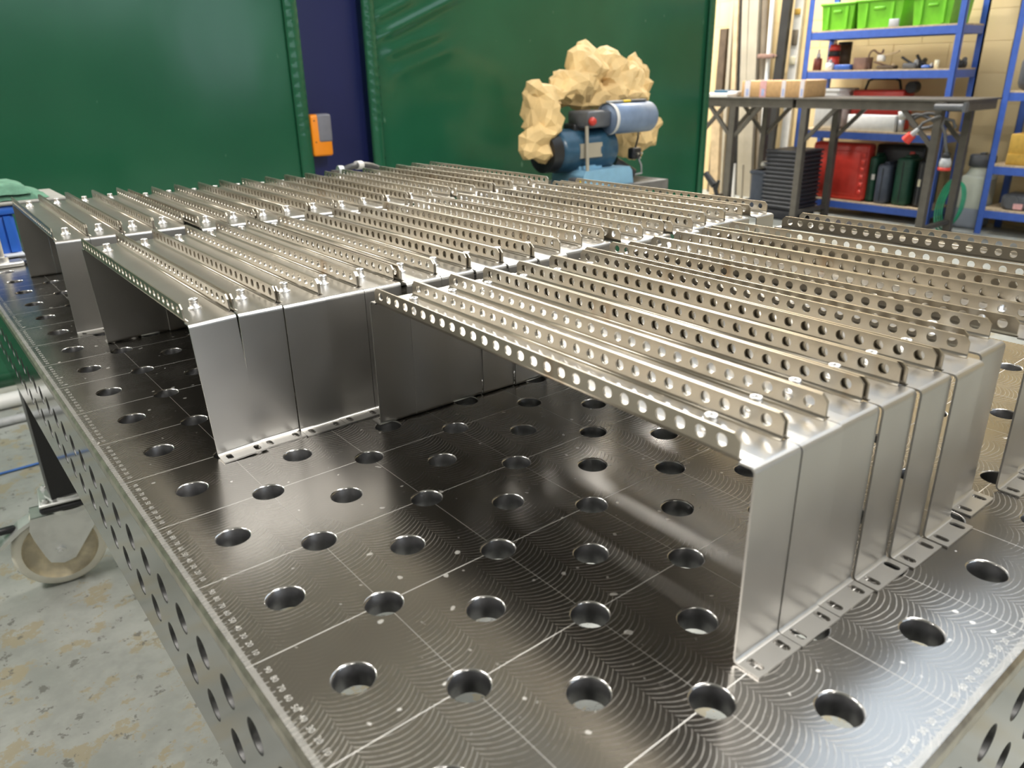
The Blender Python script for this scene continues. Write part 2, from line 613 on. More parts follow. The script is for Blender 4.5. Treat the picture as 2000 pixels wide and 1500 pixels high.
lamp0 = None
for (lx, ly, lw), lo in zip(LAMPS, lamp_lights):
    if lamp0 is None:
        lamp0 = thing('ceiling_light', 'long white strip light hanging under the hall ceiling', 'ceiling light', (lx, ly, HZ - 0.33), 0, 'strip lights under the ceiling')
        mb = MB()
        mb.prism([(-0.20, 0), (0.20, 0), (0.14, 0.06), (-0.14, 0.06)], -0.76, 0.76, Matrix.Rotation(PI / 2, 4, 'X'))
        mb.build('housing', 'lamp_white', lamp0)
        for yy in (-0.6, 0.6):
            MB().cyl((0, yy, 0.06), (0, yy, 0.33), 0.004, 6).build('hanger', 'zinc', lamp0)
        lt = lamp0
    else:
        lt = copy_tree(lamp0)
        lt.location = (lx, ly, HZ - 0.33)
    lo.parent = lt
    lo.location = (0, 0, -0.012)
    ud = bpy.data.lights.new('added_uplight', 'AREA')  # extra light added above each housing to brighten the ceiling
    ud.shape = 'RECTANGLE'
    ud.size, ud.size_y = 0.26, 1.4
    ud.energy = lw * UPLIGHT
    ud.color = LAMP_COL
    uo = bpy.data.objects.new('added_uplight', ud)
    uo.rotation_euler = (PI, 0, 0)
    COL.objects.link(uo)
    uo.parent = lt
    uo.location = (0, 0, 0.066)

# green welding curtains, gathered at hems, and the blue column between them
CY = 3.15


CREASES = []
for (xa, ya_), (xb, yb_), wd_, am in (((722, 82), (905, -12), 0.022, 0.014), ((722, 40), (800, 0), 0.018, 0.010), ((740, 110), (860, 62), 0.030, 0.008), ((760, 150), (880, 95), 0.035, 0.006)):
    p_, q_ = atY(xa, ya_, CY), atY(xb, yb_, CY)
    CREASES.append((p_.x, p_.z, q_.x, q_.z, wd_, am))


def curtain(name, x0, x1, label, hem_left, hem_right):
    root = thing(name, label, 'curtain', ((x0 + x1) / 2, CY, 0.0))
    mb = MB()
    nx, nz = (90, 26) if not hem_left else (240, 130)
    z0, z1 = 0.06, 1.72
    vs = []
    for j in range(nz + 1):
        for i in range(nx + 1):
            xx = x0 + (x1 - x0) * i / nx
            zz = z0 + (z1 - z0) * j / nz
            w = 0.010 * noise.noise(Vector((xx * 0.9, zz * 0.5, 3.1))) + 0.018 * noise.noise(Vector((xx * 0.35 + zz * 0.3, zz * 0.2, 9.7)))
            if hem_left:
                # slanting creases pulled out from the top of the hem
                for (ax, az, bx_, bz_c, wd_, am) in CREASES:
                    t_ = ((xx - ax) * (bx_ - ax) + (zz - az) * (bz_c - az)) / ((bx_ - ax) ** 2 + (bz_c - az) ** 2)
                    d_ = abs((xx - ax) * (bz_c - az) - (zz - az) * (bx_ - ax)) / math.hypot(bx_ - ax, bz_c - az)
                    fade = max(0.0, min(1.0, t_ * 5)) * max(0.0, min(1.0, (1.25 - t_) * 3))
                    w -= am * fade * math.exp(-(d_ / wd_) ** 2)
            vs.append((xx - (x0 + x1) / 2, w, zz))
    mb.add(vs, [(j * (nx + 1) + i, j * (nx + 1) + i + 1, (j + 1) * (nx + 1) + i + 1, (j + 1) * (nx + 1) + i) for j in range(nz) for i in range(nx)], True)
    sheet = mb.build('sheet', 'curtain', root)
    md = sheet.modifiers.new('thick', 'SOLIDIFY')
    md.thickness = 0.003
    for on, xe, sgn in ((hem_left, x0, 1), (hem_right, x1, -1)):
        if on:
            mb = MB()
            n = 120
            vs = []
            for j in range(n + 1):
                zz = z0 + (z1 - z0) * j / n
                for i in range(7):
                    a = i / 6
                    rip = 0.0035 * math.sin(zz * 150 + a * 4.0) * math.sin(a * PI) * (1 if zz > 0.95 else 0.3)
                    vs.append((xe - (x0 + x1) / 2 + sgn * 0.062 * a, -0.012 - 0.006 * math.sin(a * PI) + rip, zz))
            mb.add(vs, [(j * 7 + i, j * 7 + i + 1, (j + 1) * 7 + i + 1, (j + 1) * 7 + i) for j in range(n) for i in range(6)], True)
            hem = mb.build('welded_hem', 'curtain', root)
            hem.modifiers.new('thick', 'SOLIDIFY').thickness = 0.004
    mb = MB()
    mb.cyl((x0 - (x0 + x1) / 2, 0, z1 + 0.02), (x1 - (x0 + x1) / 2, 0, z1 + 0.02), 0.02, 12)
    mb.build('rail', 'zinc', root)
    return root


curtain('welding_curtain', -3.2, 1.512, 'green plastic welding curtain left of the dark blue column', False, True)
curtain('welding_curtain', 1.838, 4.44, 'green plastic welding curtain right of the dark blue column', True, True)
mb = MB()
mb.box((1.40, CY + 0.06, 0), (1.95, CY + 0.085, 1.78))
mb.box((1.665, CY + 0.085, 0), (1.685, CY + 0.33, 1.78))
mb.box((1.40, CY + 0.33, 0), (1.95, CY + 0.355, 1.78))
tag(mb.build('steel_column', 'blue_column'), 'dark blue painted steel column between the green curtains', 'column')

# orange device clipped to the column
P = atY(598, 224, CY + 0.02)
Q = atY(641, 303, CY + 0.02)
dv = thing('handheld_detector', 'orange and grey handheld device on the dark blue column', 'device', (P.x, CY - 0.02, Q.z))
w_, h_ = Q.x - P.x + 0.012, P.z - Q.z
MB().rbox((0, 0, 0), (w_, 0.075, h_), 0.012, 3).build('body', 'orange', dv)
MB().rbox((w_ * 0.30, -0.004, h_ * 0.33), (w_ + 0.002, 0.06, h_ + 0.002), 0.012, 3).build('screen_cover', 'device_grey', dv)
for zz in (0.35, 0.86):
    MB().cyl((w_ * 0.16, -0.002, h_ * zz), (w_ * 0.16, 0.004, h_ * zz), 0.003, 10).build('screw', 'black_plastic', dv)

# ------------------------------------------------------------------ the welding table
TX, TY0, TY1, TH = 1.0, -0.25, 1.75, 0.155
table = thing('welding_table', 'large perforated steel welding table on castors carrying the brackets', 'table', (0, 0, TZ))
mb = MB()
I4 = Matrix.Identity(4)
TOPT = 0.018
for i in range(1, 20):
    for j in range(-4, 35):
        cx, cy = 0.05 * i, 0.05 * j
        if (i + j) % 2:
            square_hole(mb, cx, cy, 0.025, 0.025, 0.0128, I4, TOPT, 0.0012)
        else:
            mb.mi = 0
            mb.add([(cx - .025, cy - .025, 0), (cx + .025, cy - .025, 0), (cx + .025, cy + .025, 0), (cx - .025, cy + .025, 0)], [(0, 1, 2, 3)])
EC = 0.0025
mb.mi = 0
for a, b in (((EC, TY0 + EC), (0.025, TY1 - EC)), ((0.975, TY0 + EC), (TX - EC, TY1 - EC)), ((0.025, TY0 + EC), (0.975, -0.225)), ((0.025, 1.725), (0.975, TY1 - EC))):
    mb.add([(a[0], a[1], 0), (b[0], a[1], 0), (b[0], b[1], 0), (a[0], b[1], 0)], [(0, 1, 2, 3)])
# chamfered edge and rim of the top plate
ring = lambda x0, y0, x1, y1, z: [(x0, y0, z), (x1, y0, z), (x1, y1, z), (x0, y1, z)]
mb.mi = 3
vs = ring(EC, TY0 + EC, TX - EC, TY1 - EC, 0) + ring(0, TY0, TX, TY1, -EC) + ring(0, TY0, TX, TY1, -0.0115)
mb.add(vs, [(k * 4 + (i + 1) % 4, k * 4 + i, (k + 1) * 4 + i, (k + 1) * 4 + (i + 1) % 4) for k in range(2) for i in range(4)])
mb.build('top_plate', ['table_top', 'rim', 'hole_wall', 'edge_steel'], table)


def side(name, M, length, first):
    """apron plate with two rows of holes; local x along the table edge, local y up from -TH, z outward"""
    mb = MB()
    y_lo, y_hi = -TH, -0.0135
    n = int(round(length / 0.05)) - 1
    rows = ((-0.054, -0.0135, -0.079), (-0.104, -0.079, -0.129))
    for k in range(n):
        cx = first + 0.05 * k
        for cy, t_, b_ in rows:
            hh = 0.025
            square_hole(mb, cx, cy, 0.025, hh, 0.0125, M, 0.012, 0.0008, 20)
    x0, x1 = first - 0.025, first + 0.05 * n - 0.025
    mb.mi = 0
    q = lambda a, b: mb.add([M @ Vector(p) for p in ((a[0], a[1], 0), (b[0], a[1], 0), (b[0], b[1], 0), (a[0], b[1], 0))], [(0, 1, 2, 3)])
    q((x0, -0.029), (x1, y_hi))
    q((x0, y_lo), (x1, -0.129))
    q((0, y_lo), (x0, y_hi))
    q((x1, y_lo), (length, y_hi))
    # back, bottom and ends
    for a in ((( 0, y_lo, 0), (length, y_lo, 0), (length, y_lo, -0.012), (0, y_lo, -0.012)), ((0, y_hi, 0), (0, y_hi, -0.012), (length, y_hi, -0.012), (length, y_hi, 0)),
              ((0, y_lo, 0), (0, y_lo, -0.012), (0, y_hi, -0.012), (0, y_hi, 0)), ((length, y_lo, 0), (length, y_hi, 0), (length, y_hi, -0.012), (length, y_lo, -0.012))):
        mb.add([M @ Vector(p) for p in a], [(0, 1, 2, 3)])
    o = mb.build('side_plate', ['side_steel', 'hole_shade', 'hole_shade'], table)
    return o


up = (0, 0, 1)
side('left', pframe((0.0005, TY1, 0), (-1, 0, 0), (0, -1, 0)), TY1 - TY0, 0.05)
side('near', pframe((0, TY0 + 0.0005, 0), (0, -1, 0), (1, 0, 0)), TX, 0.05)
side('right', pframe((TX - 0.0005, TY0, 0), (1, 0, 0), (0, 1, 0)), TY1 - TY0, 0.05)
side('far', pframe((TX, TY1 - 0.0005, 0), (0, 1, 0), (-1, 0, 0)), TX, 0.05)

# engraved millimetre rulers with figures along the left and near edges
digits = {}
for val in range(10, 100, 10):
    cu = bpy.data.curves.new('figure', 'FONT')
    cu.body = str(val)
    cu.size = 0.0058
    cu.align_x = 'CENTER'
    cu.align_y = 'CENTER'
    cu.resolution_u = 2
    ob = bpy.data.objects.new('figure', cu)
    COL.objects.link(ob)
    dg = bpy.context.evaluated_depsgraph_get()
    me = bpy.data.meshes.new_from_object(ob.evaluated_get(dg))
    digits[val] = ([v.co.copy() for v in me.vertices], [tuple(p.vertices) for p in me.polygons])
    bpy.data.objects.remove(ob)
    bpy.data.curves.remove(cu)
    bpy.data.meshes.remove(me)
mb = MB()
ZE = 0.00012
Rm = Matrix.Rotation(-PI / 2, 4, 'Z')
for k in range(0, 1990):
    yy = TY0 + 0.005 + 0.001 * k
    ln = 0.0062 if k % 10 == 5 else (0.0050 if k % 5 == 0 else 0.0040)
    mb.add([(0.0028, yy - 0.00022, ZE), (0.0028 + ln, yy - 0.00022, ZE), (0.0028 + ln, yy + 0.00022, ZE), (0.0028, yy + 0.00022, ZE)], [(0, 1, 2, 3)])
for k in range(0, 990):
    xx = 0.005 + 0.001 * k
    ln = 0.0062 if k % 10 == 5 else (0.0050 if k % 5 == 0 else 0.0040)
    mb.add([(xx - 0.00022, TY0 + 0.0028, ZE), (xx + 0.00022, TY0 + 0.0028, ZE), (xx + 0.00022, TY0 + 0.0028 + ln, ZE), (xx - 0.00022, TY0 + 0.0028 + ln, ZE)], [(0, 1, 2, 3)])
for g in range(-3, 17):
    for val in range(10, 100, 10):
        yy = 0.05 + 0.1 * g + val / 1000
        if TY0 + 0.015 < yy < TY1 - 0.01:
            vs, fs = digits[val]
            mb.add([(Rm @ v) + Vector((0.0125, yy, ZE)) for v in vs], fs)
for g in range(0, 10):
    for val in range(10, 100, 10):
        xx = 0.1 * (g + 1) - val / 1000
        if 0.015 < xx < TX - 0.01:
            vs, fs = digits[val]
            mb.add([v + Vector((xx, TY0 + 0.0125, ZE)) for v in vs], fs)
mb.build('ruler_marks', 'engrave', table)

# legs and castors


def leg_and_castor(lx, ly, ang):
    leg = MB().box((lx - 0.04, ly - 0.04, -0.60), (lx + 0.04, ly + 0.04, -0.02)).build('leg', 'black_paint', table)
    MB().cyl((lx, ly, -0.606), (lx, ly, -0.598), 0.050, 24).build('weld_disc', 'zinc', leg)
    z0 = -0.612
    ca = empty('castor', (lx, ly, z0), ang)
    ca.parent = table
    # local x: direction the brake pedal points
    MB().rbox((-0.065, -0.055, 0.0), (0.065, 0.055, 0.008), 0.012, 3).build('mounting_plate', 'zinc', ca)
    MB().rbox((-0.066, -0.056, -0.020), (0.066, 0.056, -0.0005), 0.010, 2).build('rubber_pad', 'black_plastic', ca)
    MB().cyl((0, 0, -0.034), (0, 0, -0.021), 0.052, 24).build('swivel_head', 'zinc', ca)
    for sx in (-0.05, 0.05):
        for sy in (-0.04, 0.04):
            MB().cyl((sx, sy, 0.008), (sx, sy, 0.015), 0.009, 6).cyl((sx, sy, 0.015), (sx, sy, 0.019), 0.005, 10).build('bolt', 'zinc', ca)
    zc = -0.133          # wheel centre
    RW = -z0 - 0.0
    rw = TZ + z0 + zc
    ox = 0.045
    mbf = MB()
    for sy in (-1, 1):
        poly = [(-0.055, -0.030), (0.090, -0.030), (0.098, -0.060), (0.094, -0.085), (0.080, zc - 0.005), (0.072, zc - 0.026), (0.045, zc - 0.036), (0.018, zc - 0.030), (0.006, zc - 0.014), (-0.048, -0.075)]
        Mx = pframe((0, sy * 0.030 - (0.0025 if sy < 0 else -0.0025) - 0.0025, 0), (0, 1, 0), (1, 0, 0))
        poly2 = [(x, -z) for x, z in poly]
        mbf.prism(poly2, 0, 0.005, Mx)
    mbf.box((-0.055, -0.033, -0.036), (0.090, 0.033, -0.030))
    mbf.build('fork', 'zinc', ca)
    W = pframe((ox, 0, zc), (0, 1, 0), (1, 0, 0))
    wb = MB()
    wb.mi = 0
    wb.lathe([(rw * 0.80, -0.021), (rw * 0.93, -0.021), (rw, -0.014), (rw, 0.014), (rw * 0.93, 0.021), (rw * 0.80, 0.021)], 40, W)
    wb.mi = 1
    wb.lathe([(0.010, -0.023), (rw * 0.30, -0.023), (rw * 0.36, -0.010), (rw * 0.74, -0.008), (rw * 0.80, -0.021)], 40, W)
    wb.lathe([(rw * 0.80, 0.021), (rw * 0.74, 0.008), (rw * 0.36, 0.010), (rw * 0.30, 0.023), (0.010, 0.023)], 40, W)
    wb.build('wheel', ['nylon', 'nylon_dirty'], ca)
    for sy in (-1, 1):
        MB().cyl((ox, sy * 0.035, zc), (ox, sy * 0.043, zc), 0.013, 6).cyl((ox, sy * 0.043, zc), (ox, sy * 0.048, zc), 0.006, 10).build('axle_nut', 'zinc', ca)
    # brake pedal: a bent plate reaching outward and down
    prof = [(0.060, -0.036), (0.095, -0.040), (0.120, -0.052), (0.165, -0.086), (0.168, -0.092), (0.160, -0.094), (0.114, -0.060), (0.092, -0.048), (0.060, -0.044)]
    MB().prism([(x, -z) for x, z in prof], -0.026, 0.026, pframe((0, 0, 0), (0, 1, 0), (1, 0, 0))).build('brake_pedal', 'zinc', ca)
    MB().rbox((0.125, -0.010, -0.066), (0.165, 0.010, -0.050), 0.006, 2).build('pedal_pad', 'black_plastic', ca)
    MB().cyl((0.176, -0.010, -0.064), (0.176, 0.010, -0.064), 0.009, 12).build('pedal_bolt', 'zinc', ca)


for lx, ly, an in ((0.075, 1.66, 3.02), (0.925, 1.66, 0.4), (0.075, -0.15, PI * 1.1), (0.925, -0.15, -0.5)):
    leg_and_castor(lx, ly, an)

# ------------------------------------------------------------------ the brackets
BW, BL, BH, BT = 0.0432, 0.4454, 0.1342, 0.0015
RO = 0.0040                    # outer bend radius
INS = 0.0125                   # flange inset from the ends
FT = BH + 0.0158               # top of the perforated flange
FOOT = 0.0175


def bracket_proto():
    root = empty('steel_bracket')
    # top plate with the bends down to the end plates
    mb = MB()
    prof = []
    seg = 5
    for i in range(seg + 1):
        a = PI / 2 * i / seg
        prof.append((RO - RO * math.cos(a), BH - RO + RO * math.sin(a)))
    outer = prof + [(BL - y, z) for y, z in reversed(prof)]
    ri = RO - BT
    inner = []
    for i in range(seg + 1):
        a = PI / 2 * i / seg
        inner.append((RO - ri * math.cos(a), BH - RO + ri * math.sin(a)))
    inner = inner + [(BL - y, z) for y, z in reversed(inner)]

    def strip(x0, x1, o_, i_):
        n = len(o_)
        vs = [(x0, y, z) for y, z in o_] + [(x1, y, z) for y, z in o_] + [(x0, y, z) for y, z in i_] + [(x1, y, z) for y, z in i_]
        fs = []
        for k in range(n - 1):
            fs.append((k, k + 1, n + k + 1, n + k)[::-1])
            fs.append((2 * n + k, 2 * n + k + 1, 3 * n + k + 1, 3 * n + k))
            fs.append((k, k + 1, 2 * n + k + 1, 2 * n + k))
            fs.append((n + k, 3 * n + k, 3 * n + k + 1, n + k + 1))
        mb.add(vs, fs)
    h = len(outer) // 2
    A_o = outer[:h] + [(INS - 0.0008, BH)]
    A_i = inner[:h] + [(INS - 0.0008, BH - BT)]
    B_o = [(BL - INS + 0.0008, BH)] + outer[h:]
    B_i = [(BL - INS + 0.0008, BH - BT)] + inner[h:]
    strip(0, BW, A_o, A_i)
    strip(0, BW, B_o, B_i)
    mb.box((RO, INS - 0.0008, BH - BT), (BW - RO, BL - INS + 0.0008, BH))
    mb.build('top_plate', 'sheet', root)
    # end plates
    for sgn in (0, 1):
        mb = MB()
        y0, y1 = (0, BT) if sgn == 0 else (BL - BT, BL)
        mb.box((0, y0, RO), (BW, y1, BH - RO))
        mb.build('end_plate', 'sheet', root)
    # feet with two slots each, bent outward
    for sgn in (0, 1):
        mb = MB()
        Mf = I4 if sgn == 0 else pframe((BW, BL, 0), (0, 0, 1), (-1, 0, 0))
        vs = []
        sg = 4
        ro = RO
        for rr in (ro, ro - BT):
            for i in range(sg + 1):
                a = PI / 2 * i / sg
                # bend centre in front of the plate and above the foot
                y = BT - ro + rr * math.cos(a)
                z = ro - rr * math.sin(a)
                vs += [Vector((0, y, z)), Vector((BW, y, z))]
        n = sg + 1
        fs = []
        for k in range(sg):
            fs.append((2 * k, 2 * k + 2, 2 * k + 3, 2 * k + 1))
            o_ = 2 * n
            fs.append((o_ + 2 * k, o_ + 2 * k + 1, o_ + 2 * k + 3, o_ + 2 * k + 2))
            fs.append((2 * k, o_ + 2 * k, o_ + 2 * k + 2, 2 * k + 2))
            fs.append((2 * k + 1, 2 * k + 3, o_ + 2 * k + 3, o_ + 2 * k + 1))
        mb.add([Mf @ p for p in vs], fs, False)
        ya, yb = -FOOT, BT - ro
        # flat with slots: three plain strips and two slotted cells
        xs = [0, 0.0035, 0.0125, BW - 0.0125, BW - 0.0035, BW]

        def slab(x0, x1):
            mb.box((x0, ya, 0), (x1, yb, BT), Mf)
        slab(xs[0], xs[1]); slab(xs[2], xs[3]); slab(xs[4], xs[5])
        for x0, x1 in ((xs[1], xs[2]), (xs[3], xs[4])):
            cx, cy = (x0 + x1) / 2, ya + 0.0084
            hw = (x1 - x0) / 2
            sl, sr = 0.0030, 0.0028      # half straight length, radius
            loop = []
            for i in range(9):
                a = -PI / 2 + PI * i / 8 + PI / 2
                loop.append((cx + sr * math.cos(a), cy + sl + sr * math.sin(a)))
            for i in range(9):
                a = PI + PI * i / 8
                loop.append((cx + sr * math.cos(a), cy - sl + sr * math.sin(a)))
            out = []
            for (px, py) in loop:
                dx, dy = px - cx, py - cy
                kx = hw / max(abs(dx), 1e-9)
                ky = ((yb - cy) if dy > 0 else (cy - ya)) / max(abs(dy), 1e-9)
                kk = min(kx, ky)
                out.append((cx + dx * kk, cy + dy * kk))
            n = len(loop)
            for z, flip in ((BT, False), (0, True)):
                vs = [Mf @ Vector((a_, b_, z)) for a_, b_ in out + loop]
                fs = [(i, (i + 1) % n, n + (i + 1) % n, n + i) for i in range(n)]
                for qx, qy in ((x1, yb), (x0, yb), (x0, ya), (x1, ya)):
                    best = None
                    for i in range(n):
                        p, q = out[i], out[(i + 1) % n]
                        if (abs(p[0] - qx) < 1e-6 or abs(q[0] - qx) < 1e-6) and (abs(p[1] - qy) < 1e-6 or abs(q[1] - qy) < 1e-6) and abs(p[0] - q[0]) > 1e-7 and abs(p[1] - q[1]) > 1e-7:
                            best = i
                    if best is not None:
                        vs.append(Mf @ Vector((qx, qy, z)))
                        fs.append((best, len(vs) - 1, (best + 1) % n))
                mb.add(vs, [t[::-1] for t in fs] if flip else fs)
            vs = [Mf @ Vector((a_, b_, BT)) for a_, b_ in loop] + [Mf @ Vector((a_, b_, 0)) for a_, b_ in loop]
            mb.add(vs, [(i, (i + 1) % n, n + (i + 1) % n, n + i) for i in range(n)], True)
            mb.add([Mf @ Vector(p) for p in ((x0, ya, 0), (x1, ya, 0), (x1, ya, BT), (x0, ya, BT))], [(0, 1, 2, 3)])
        mb.build('slotted_foot', 'sheet', root)
    # perforated flanges along both long edges
    NH = 27
    y_first = 0.0245
    pitch = (BL - 2 * y_first) / (NH - 1)
    zc = BH + 0.0088
    ya, yb = INS, BL - INS
    cz = BH - BT + RO
    CH = 0.0042
    for sgn in (0, 1):
        mb = MB()
        mx = (lambda x: x) if sgn == 0 else (lambda x: BW - x)
        sg = 4
        # bend
        vs = []
        for rr in (RO, RO - BT):
            for i in range(sg + 1):
                a = PI / 2 * i / sg
                x = RO - rr * math.sin(a)
                z = cz - rr * math.cos(a)
                vs += [(mx(x), ya, z), (mx(x), yb, z)]
        n = sg + 1
        fs = []
        o_ = 2 * n
        for k in range(sg):
            fs += [(2 * k, 2 * k + 1, 2 * k + 3, 2 * k + 2), (o_ + 2 * k, o_ + 2 * k + 2, o_ + 2 * k + 3, o_ + 2 * k + 1), (2 * k, 2 * k + 2, o_ + 2 * k + 2, o_ + 2 * k), (2 * k + 1, o_ + 2 * k + 1, o_ + 2 * k + 3, 2 * k + 3)]
        mb.add(vs, fs, True)
        # perforated cells
        rad = 0.0040
        sgm = 16
        zb, zt = cz, FT
        for face in (0, 1):
            X = mx(0 if face == 0 else BT)
            for k in range(NH):
                cy = y_first + pitch * k
                vs, fs = [], []
                sq, ci = [], []
                corner = [(pitch / 2, zt - zc), (-pitch / 2, zt - zc), (-pitch / 2, zb - zc), (pitch / 2, zb - zc)]
                for i in range(sgm):
                    t = 2 * PI * (i + 0.5) / sgm
                    c, s = math.cos(t), math.sin(t)
                    hh = (zt - zc) if s > 0 else (zc - zb)
                    kk = min(pitch / 2 / max(abs(c), 1e-9), hh / max(abs(s), 1e-9))
                    sq.append((X, cy + c * kk, zc + s * kk))
                    ci.append((X, cy + c * rad, zc + s * rad))
                vs = sq + ci
                for i in range(sgm):
                    j = (i + 1) % sgm
                    fs.append((i, j, sgm + j, sgm + i))
                    ta, tb = 2 * PI * (i + 0.5) / sgm, 2 * PI * (i + 1.5) / sgm
                    for (dy, dz) in corner:
                        tc = math.atan2(dz, dy) % (2 * PI)
                        if ta < tc < tb or ta < tc + 2 * PI < tb:
                            vs.append((X, cy + dy, zc + dz))
                            fs.append((i, len(vs) - 1, j))
                mb.add(vs, fs)
                if face == 0:
                    vw = ci + [(mx(BT), y, z) for _, y, z in ci]
                    mb.add(vw, [(i, (i + 1) % sgm, sgm + (i + 1) % sgm, sgm + i) for i in range(sgm)], True)
        # end pieces with clipped corners, and the rim
        e0, e1 = y_first - pitch / 2, BL - y_first + pitch / 2
        pa = [(e0, zb), (e0, zt), (ya + CH, zt), (ya, zt - CH), (ya, zb)]
        pb = [(e1, zb), (e1, zt), (yb - CH, zt), (yb, zt - CH), (yb, zb)]
        for poly in (pa, pb):
            for X in (mx(0), mx(BT)):
                mb.add([(X, y, z) for y, z in poly], [tuple(range(5))])
        rim = [(ya, zb), (ya, zt - CH), (ya + CH, zt), (yb - CH, zt), (yb, zt - CH), (yb, zb)]
        vs = [(mx(0), y, z) for y, z in rim] + [(mx(BT), y, z) for y, z in rim]
        mb.add(vs, [(i, i + 1, 7 + i, 6 + i) for i in range(5)])
        mb.build('perforated_flange', 'flange', root)
    # rivet nuts
    prof = [(0.0025, 0.0030), (0.0025, 0.0092), (0.0030, 0.0098), (0.0039, 0.0098), (0.0043, 0.0094), (0.0043, 0.0068), (0.0040, 0.0064), (0.0043, 0.0058), (0.0046, 0.0018), (0.0060, 0.0016), (0.0063, 0.0010), (0.0063, 0.0)]
    for yy in (0.049, BL - 0.049):
        mb = MB()
        mb.lathe(prof, 20, Matrix.Translation((BW / 2, yy, BH)))
        mb.add([(BW / 2 + 0.0025 * math.cos(2 * PI * i / 12), yy + 0.0025 * math.sin(2 * PI * i / 12), BH + 0.0031) for i in range(12)], [tuple(range(12))])
        mb.build('rivet_nut', 'nut', root)
    return root


ORD = ['first', 'second', 'third', 'fourth', 'fifth', 'sixth', 'seventh', 'eighth', 'ninth', 'tenth', 'eleventh', 'twelfth', 'thirteenth', 'fourteenth',
       'fifteenth', 'sixteenth', 'seventeenth', 'eighteenth', 'nineteenth', 'twentieth']
# (x of the near left foot corner, y, rotation, lean)
FRONT = [(.2343, -.1405, -.0217, 0), (.2780, -.1420, -.0205, 0), (.3220, -.1420, -.0190, 0), (.3668, -.1447, -.0170, 0), (.4115, -.1483, -.0150, 0), (.4570, -.1520, -.0120, 0),
         (.5150, -.1450, -.0050, 0), (.5765, -.1580, 0, 0), (.6215, -.1560, 0, 0), (.6660, -.1640, 0.0, 0), (.7240, -.1640, 0, 0), (.8480, -.1900, 0, 0)]
MID = [(.0895, .3450, -.0067, -.04), (.1310, .3490, -.005, 0), (.1745, .3460, -.004, 0), (.2180, .3465, -.003, 0), (.2615, .3460, -.003, 0), (.3070, .3370, -.002, 0), (.3510, .3370, 0, 0),
       (.3950, .3330, 0, 0), (.4387, .3295, 0, 0), (.4825, .3255, 0, 0), (.5262, .3330, 0, 0), (.5700, .3370, 0, 0), (.6200, .3160, 0, 0), (.6640, .3180, 0, 0), (.7085, .3050, 0, 0),
       (.7530, .3190, 0, 0), (.7967, .3190, 0, 0), (.8405, .3190, 0, 0), (.8950, .3140, 0, 0)]
BACK = [(.0695, .8685, -.0198, 0), (.1135, .8680, -.019, 0), (.1575, .8600, -.018, 0), (.2015, .8610, -.017, 0), (.2540, .8200, -.016, 0)] + \
       [(.2540 + .0443 * k, [.825, .815, .825, .82, .805, .81, .805, .80, .805, .79, .795, .79, .80, .79][k - 1], -.015 + .001 * k, 0) for k in range(1, 15)]
proto = bracket_proto()
first = True
for rowname, row, grp in (('front', FRONT, 'brackets in the front row'), ('middle', MID, 'brackets in the middle row'), ('back', BACK, 'brackets in the back row')):
    for k, (bx, by, br, lean) in enumerate(row):
        o = proto if first else copy_tree(proto)
        first = False
        o.location = (bx, by, TZ + 0.0002)
        o.rotation_euler = (0, lean, br)
        pos = 'leftmost' if k == 0 else ('rightmost' if k == len(row) - 1 else ORD[k] + ' from the left')
        tag(o, 'perforated steel U bracket, %s in the %s row on the table' % (pos, rowname), 'bracket', grp)

# ------------------------------------------------------------------ things on the far left end of the table
b = thing('plastic_bin', 'blue plastic bin with pale lower lip on the far left table end', 'bin', (0, 0, TZ))
mb = MB()
mb.rbox((-0.01, 1.556, 0.004), (0.102, 1.70, 0.086), 0.006, 2)
mb.build('body', 'bin_blue', b)
MB().rbox((-0.014, 1.550, 0.086), (0.106, 1.706, 0.104), 0.004, 2).build('top_rim', 'bin_blue', b)
MB().rbox((-0.01, 1.535, 0.0005), (0.103, 1.704, 0.008), 0.003, 2).build('lower_lip', 'bin_rim', b)
MB().box((0.082, 1.550, 0.01), (0.094, 1.557, 0.084)).build('corner_rib', 'bin_blue', b)
tag(MB().rbox((-0.07, 1.545, 0.1045), (0.205, 1.73, 0.112), 0.003, 2).build('grey_board', 'board_grey', None, (0, 0, TZ)), 'grey board lying across the blue plastic bin', 'board')
mb = MB()
nx, ny = 40, 18
vs = []
for layer in range(2):
    for j in range(ny + 1):
        for i in range(nx + 1):
            a, c = i / nx, j / ny
            x = -0.06 + (0.235 - 0.03 * layer) * a
            y = 1.555 + 0.15 * c
            e = min(1, min(a, 1 - a) * 8) * min(1, min(c, 1 - c) * 6)
            z = 0.113 + layer * 0.014 + (0.015 * e ** 0.4 + 0.005 * noise.noise(Vector((x * 30, y * 30, layer * 5.0)))) * (1.0 + 0.2 * layer)
            vs.append((x, y, max(z, 0.1125)))
n1 = (nx + 1) * (ny + 1)
fs = []
for L in range(2):
    fs += [(L * n1 + j * (nx + 1) + i, L * n1 + j * (nx + 1) + i + 1, L * n1 + (j + 1) * (nx + 1) + i + 1, L * n1 + (j + 1) * (nx + 1) + i) for j in range(ny) for i in range(nx)]
mb.add(vs, fs, True)
tag(mb.build('folded_cloth', 'cloth_green', None, (0, 0, TZ)), 'pale green folded cloth on the grey board at far left', 'cloth')
c = thing('clamp_stop', 'bright steel clamp with upright screw near the left table edge', 'clamp', (0.052, 1.455, TZ))
MB().rbox((-0.045, -0.02, 0.0005), (0.035, 0.02, 0.010), 0.003, 2).build('base', 'zinc', c)
MB().cyl((0, 0, 0.010), (0, 0, 0.075), 0.0065, 14).build('screw', 'nut', c)
MB().cyl((0, 0, 0.010), (0, 0, 0.020), 0.012, 6).build('nut', 'nut', c)
